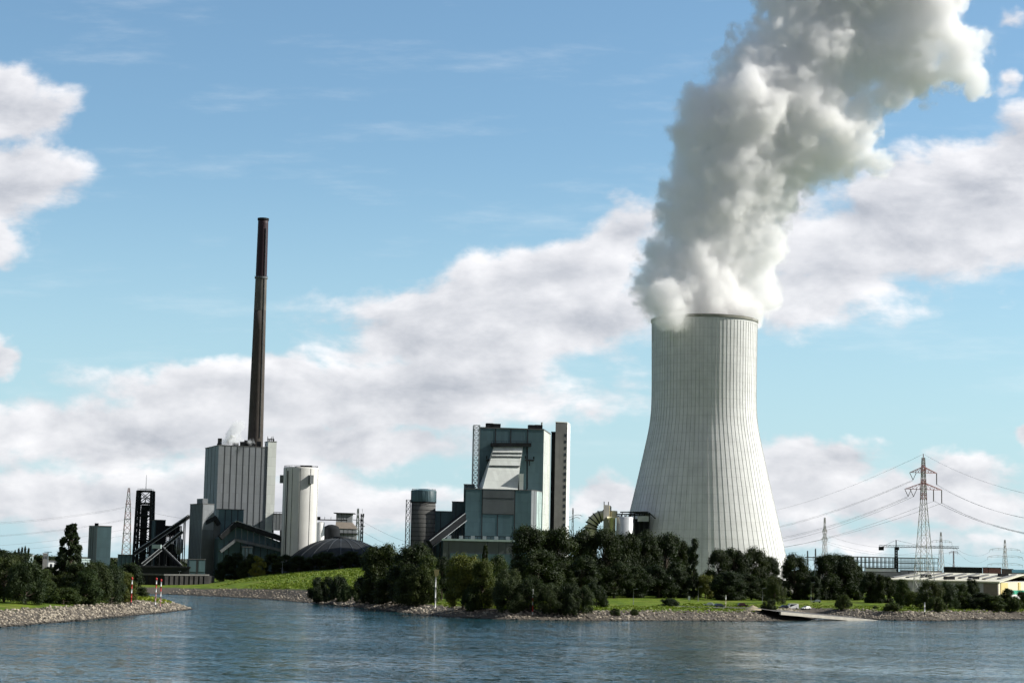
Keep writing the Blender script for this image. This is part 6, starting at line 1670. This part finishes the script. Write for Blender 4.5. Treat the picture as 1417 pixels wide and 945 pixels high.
# ------------------------------------------------------------------ steam
def steam_vol(name, dens, s1, gridname='density', cut=.30, aniso=0.0):
    m = bpy.data.materials.new(name); m.use_nodes = True
    t = m.node_tree; n = NT(t); t.nodes.remove(t.nodes['Principled BSDF'])
    o = t.nodes['Material Output']
    pv = n.n('ShaderNodeVolumePrincipled'); pv.inputs['Color'].default_value = (1.0, .996, .994, 1); pv.inputs['Anisotropy'].default_value = aniso
    pv.inputs['Density Attribute'].default_value = ''
    at = n.n('ShaderNodeAttribute', attribute_name=gridname).outputs['Fac']
    tc = n.n('ShaderNodeTexCoord').outputs['Object']
    wr = n.n('ShaderNodeTexNoise', ins={'Vector': tc, 'Scale': s1 * .8, 'Detail': 2.0})
    wv = n.vmath('ADD', tc, n.vmath('SCALE', n.vmath('SUBTRACT', wr.outputs['Color'], (.5, .5, .5)), scale=.5 / s1))
    f = n.noise(wv, s1 * 1.15, 8, .68)
    vo = n.n('ShaderNodeTexVoronoi', ins={'Vector': wv, 'Scale': s1 * 1.9, 'Detail': 1.0, 'Roughness': .5}); vo.feature = 'F1'
    f = n.math('ADD', n.math('MULTIPLY', f, .84), n.math('MULTIPLY', n.math('SUBTRACT', .98, vo.outputs['Distance']), .20))
    d = n.math('SUBTRACT', n.math('ADD', at, n.math('MULTIPLY', n.math('SUBTRACT', f, .525), 2.5)), cut)
    d = n.math('MULTIPLY', n.math('ADD', n.math('MULTIPLY', n.ramp(d, -.18, .18), .10), n.math('MULTIPLY', n.ramp(d, 0.02, .24), .90)), dens)
    d = n.math('MULTIPLY', d, n.ramp(at, 0.0, .05))
    t.links.new(d, pv.inputs['Density']); t.links.new(pv.outputs[0], o.inputs['Volume'])
    MAT[name] = m; return m
def core_mat():
    m = bpy.data.materials.new('steam core'); m.use_nodes = True; b = m.node_tree.nodes['Principled BSDF']
    b.inputs['Base Color'].default_value = (.99, .99, .99, 1); b.inputs['Roughness'].default_value = 1; b.inputs['Specular IOR Level'].default_value = 0
    MAT['steam core'] = m; return m
core_mat()
def sphere_cloud(puffs, seed, scale, kids, kr, sub=2):
    rg = np.random.default_rng(seed); sp = []
    for (c, r) in puffs:
        sp.append((np.array(c), r * scale))
        if kids:
            d = rg.normal(size=(kids, 3)); d /= np.linalg.norm(d, axis=1)[:, None]
            for di in d: sp.append((np.array(c) + di * r * scale * rg.uniform(.62, .95), r * scale * rg.uniform(*kr)))
    bm = bmesh.new(); bmesh.ops.create_icosphere(bm, subdivisions=sub, radius=1.0)
    UV = np.array([v.co[:] for v in bm.verts]); UF = np.array([[v.index for v in f.verts] for f in bm.faces]); bm.free()
    V = np.concatenate([UV * r + c for c, r in sp]); F = np.concatenate([UF + i * len(UV) for i in range(len(sp))])
    return V, F
def union_mesh(V, F, voxel):
    me = bpy.data.meshes.new('union'); me.from_pydata(V.tolist(), [], F.tolist())
    o = bpy.data.objects.new('union', me); COL.objects.link(o)
    md = o.modifiers.new('r', 'REMESH'); md.mode = 'VOXEL'; md.voxel_size = voxel
    dg = bpy.context.evaluated_depsgraph_get(); dg.update()
    me2 = bpy.data.meshes.new_from_object(o.evaluated_get(dg)); bpy.data.objects.remove(o); bpy.data.meshes.remove(me); return me2
def ruffle(me2, fr, amp, seed):
    nv = len(me2.vertices); co = np.empty(nv * 3, np.float32); me2.vertices.foreach_get('co', co); co = co.reshape(-1, 3)
    for f, a in zip(fr, amp):
        no = np.empty(nv * 3, np.float32); me2.vertices.foreach_get('normal', no); no = no.reshape(-1, 3)
        dsp = np.array([noise.noise(Vector((c[0] * f + 3.1, c[1] * f + 7.7, c[2] * f + seed))) for c in co.tolist()])
        co = co + no * (dsp * a)[:, None]; me2.vertices.foreach_set('co', co.astype(np.float32).reshape(-1)); me2.update()
    me2.polygons.foreach_set('use_smooth', [True] * len(me2.polygons))
def steam_cloud(name, veil, puffs, seed, voxel, band, dens, s1, core=.62, cut=.30, base=None, kids=20):
    """dense heart as a mesh, wrapped in a volume of steam whose ragged edge comes from noise eating into the cloud"""
    off = np.array(base)
    rm = np.median([r for c, r in puffs]) * .8
    V, F = sphere_cloud([q for q in puffs if q[1] > rm], seed, core, 6, (.3, .5))
    cm = union_mesh(V - off, F, voxel * 1.4); ruffle(cm, (1.2 / band, 3.5 / band), (band * .16, band * .07), seed)
    bm = bmesh.new(); bm.from_mesh(cm); bm.verts.ensure_lookup_table(); seen = set(); best = []
    for v0 in bm.verts:                                   # keep the one connected heart
        if v0.index in seen: continue
        st = [v0]; isl = []; seen.add(v0.index)
        while st:
            q = st.pop(); isl.append(q)
            for e_ in q.link_edges:
                r_ = e_.other_vert(q)
                if r_.index not in seen: seen.add(r_.index); st.append(r_)
        if len(isl) > len(best): best = isl
    keep_ = set(best); bmesh.ops.delete(bm, geom=[q for q in bm.verts if q not in keep_], context='VERTS'); bm.to_mesh(cm); bm.free()
    cm.materials.clear(); cm.materials.append(MAT['steam core'])
    root = bpy.data.objects.new(name, cm); COL.objects.link(root); root.location = base
    V, F = sphere_cloud(puffs, seed, 1.0, kids, (.22, .46))
    hm = union_mesh(V - off, F, voxel * 2.0)
    vm = steam_vol(veil + ' steam', dens, s1, cut=cut)
    hm.materials.clear(); hm.materials.append(vm)
    o = bpy.data.objects.new(veil, hm); COL.objects.link(o); o.parent = root; o['kind'] = 'stuff'
    ng = bpy.data.node_groups.new(veil + ' volume', 'GeometryNodeTree')
    ng.interface.new_socket('Geometry', in_out='INPUT', socket_type='NodeSocketGeometry'); ng.interface.new_socket('Geometry', in_out='OUTPUT', socket_type='NodeSocketGeometry')
    gi = ng.nodes.new('NodeGroupInput'); go_ = ng.nodes.new('NodeGroupOutput')
    mv = ng.nodes.new('GeometryNodeMeshToVolume'); mv.resolution_mode = 'VOXEL_SIZE'
    mv.inputs['Voxel Size'].default_value = voxel; mv.inputs['Interior Band Width'].default_value = band; mv.inputs['Density'].default_value = 1.0
    ms = ng.nodes.new('GeometryNodeSetMaterial'); ms.inputs['Material'].default_value = vm
    L = ng.links
    L.new(gi.outputs[0], mv.inputs['Mesh']); L.new(mv.outputs[0], ms.inputs['Geometry']); L.new(ms.outputs[0], go_.inputs[0])
    md = o.modifiers.new('volume', 'NODES'); md.node_group = ng
    return root
PL = [(950, 440, 40, 0), (908, 426, 32, -15), (930, 428, 34, -18), (900, 400, 30, -8), (985, 432, 52, 0), (1022, 430, 40, 0), (915, 428, 30, -12), (930, 392, 42, -4), (985, 392, 62, 0), (1042, 398, 42, 4), (910, 362, 32, -4), (968, 350, 58, 0), (1030, 345, 52, 4), (1066, 352, 26, 0),
      (950, 300, 44, -4), (1005, 292, 62, 0), (1062, 290, 42, 4), (962, 245, 44, -6), (1022, 232, 66, 0), (1090, 225, 56, 4), (1152, 205, 50, 8), (1210, 222, 32, 8), (1180, 175, 42, 6),
      (968, 190, 46, -6), (1030, 165, 68, 0), (1105, 150, 64, 4), (955, 140, 26, -6), (985, 135, 36, -4), (1050, 100, 54, 0), (1120, 85, 66, 6), (1048, 55, 36, -2), (1085, 35, 46, 0), (1205, 72, 52, 12), (1268, 92, 46, 16), (1318, 70, 42, 10), (1345, 112, 34, 20), (1238, 132, 32, 8), (1180, 120, 26, 16),
      (1150, 15, 64, 8), (1225, 15, 52, 14), (1290, 25, 46, 6), (1100, -30, 60, 4), (1190, -50, 80, 10), (1290, -30, 66, 14), (1356, 62, 28, 16)]
mT = TY / FPX
puffs = []
for (px, py, r, dep) in PL:
    p_ = P(px, py, TY + dep * 2.0); puffs.append(((p_.x, p_.y, p_.z), r * mT * 1.18))
sp_ = steam_cloud('steam_plume', 'steam_veil', puffs, 3, 2.4, 20.0, .15, .040, core=.28, base=(TX, TY, 180.0), cut=.14)
tag(sp_, 'huge billowing white steam plume rising from the cooling tower', 'steam plume')

BP = [(321, 604, 13, 0), (316, 611, 12, 0), (326, 595, 12, 0), (332, 588, 10, 0), (329, 606, 9, 0), (351, 611, 6, 0), (345, 612, 6, 0)]
mB = BY / FPX
pf2 = [(tuple(P(px, py, BY + 9)), r * mB) for px, py, r, _ in BP]
ss = steam_cloud('steam_wisp', 'wisp_veil', pf2, 5, .8, 4.5, .16, .17, core=.25, base=(pf2[1][0][0], pf2[1][0][1], pf2[1][0][2] - 2), cut=.10, kids=10)
tag(ss, 'small white steam wisp drifting off the boiler house roof beside the chimney', 'steam')
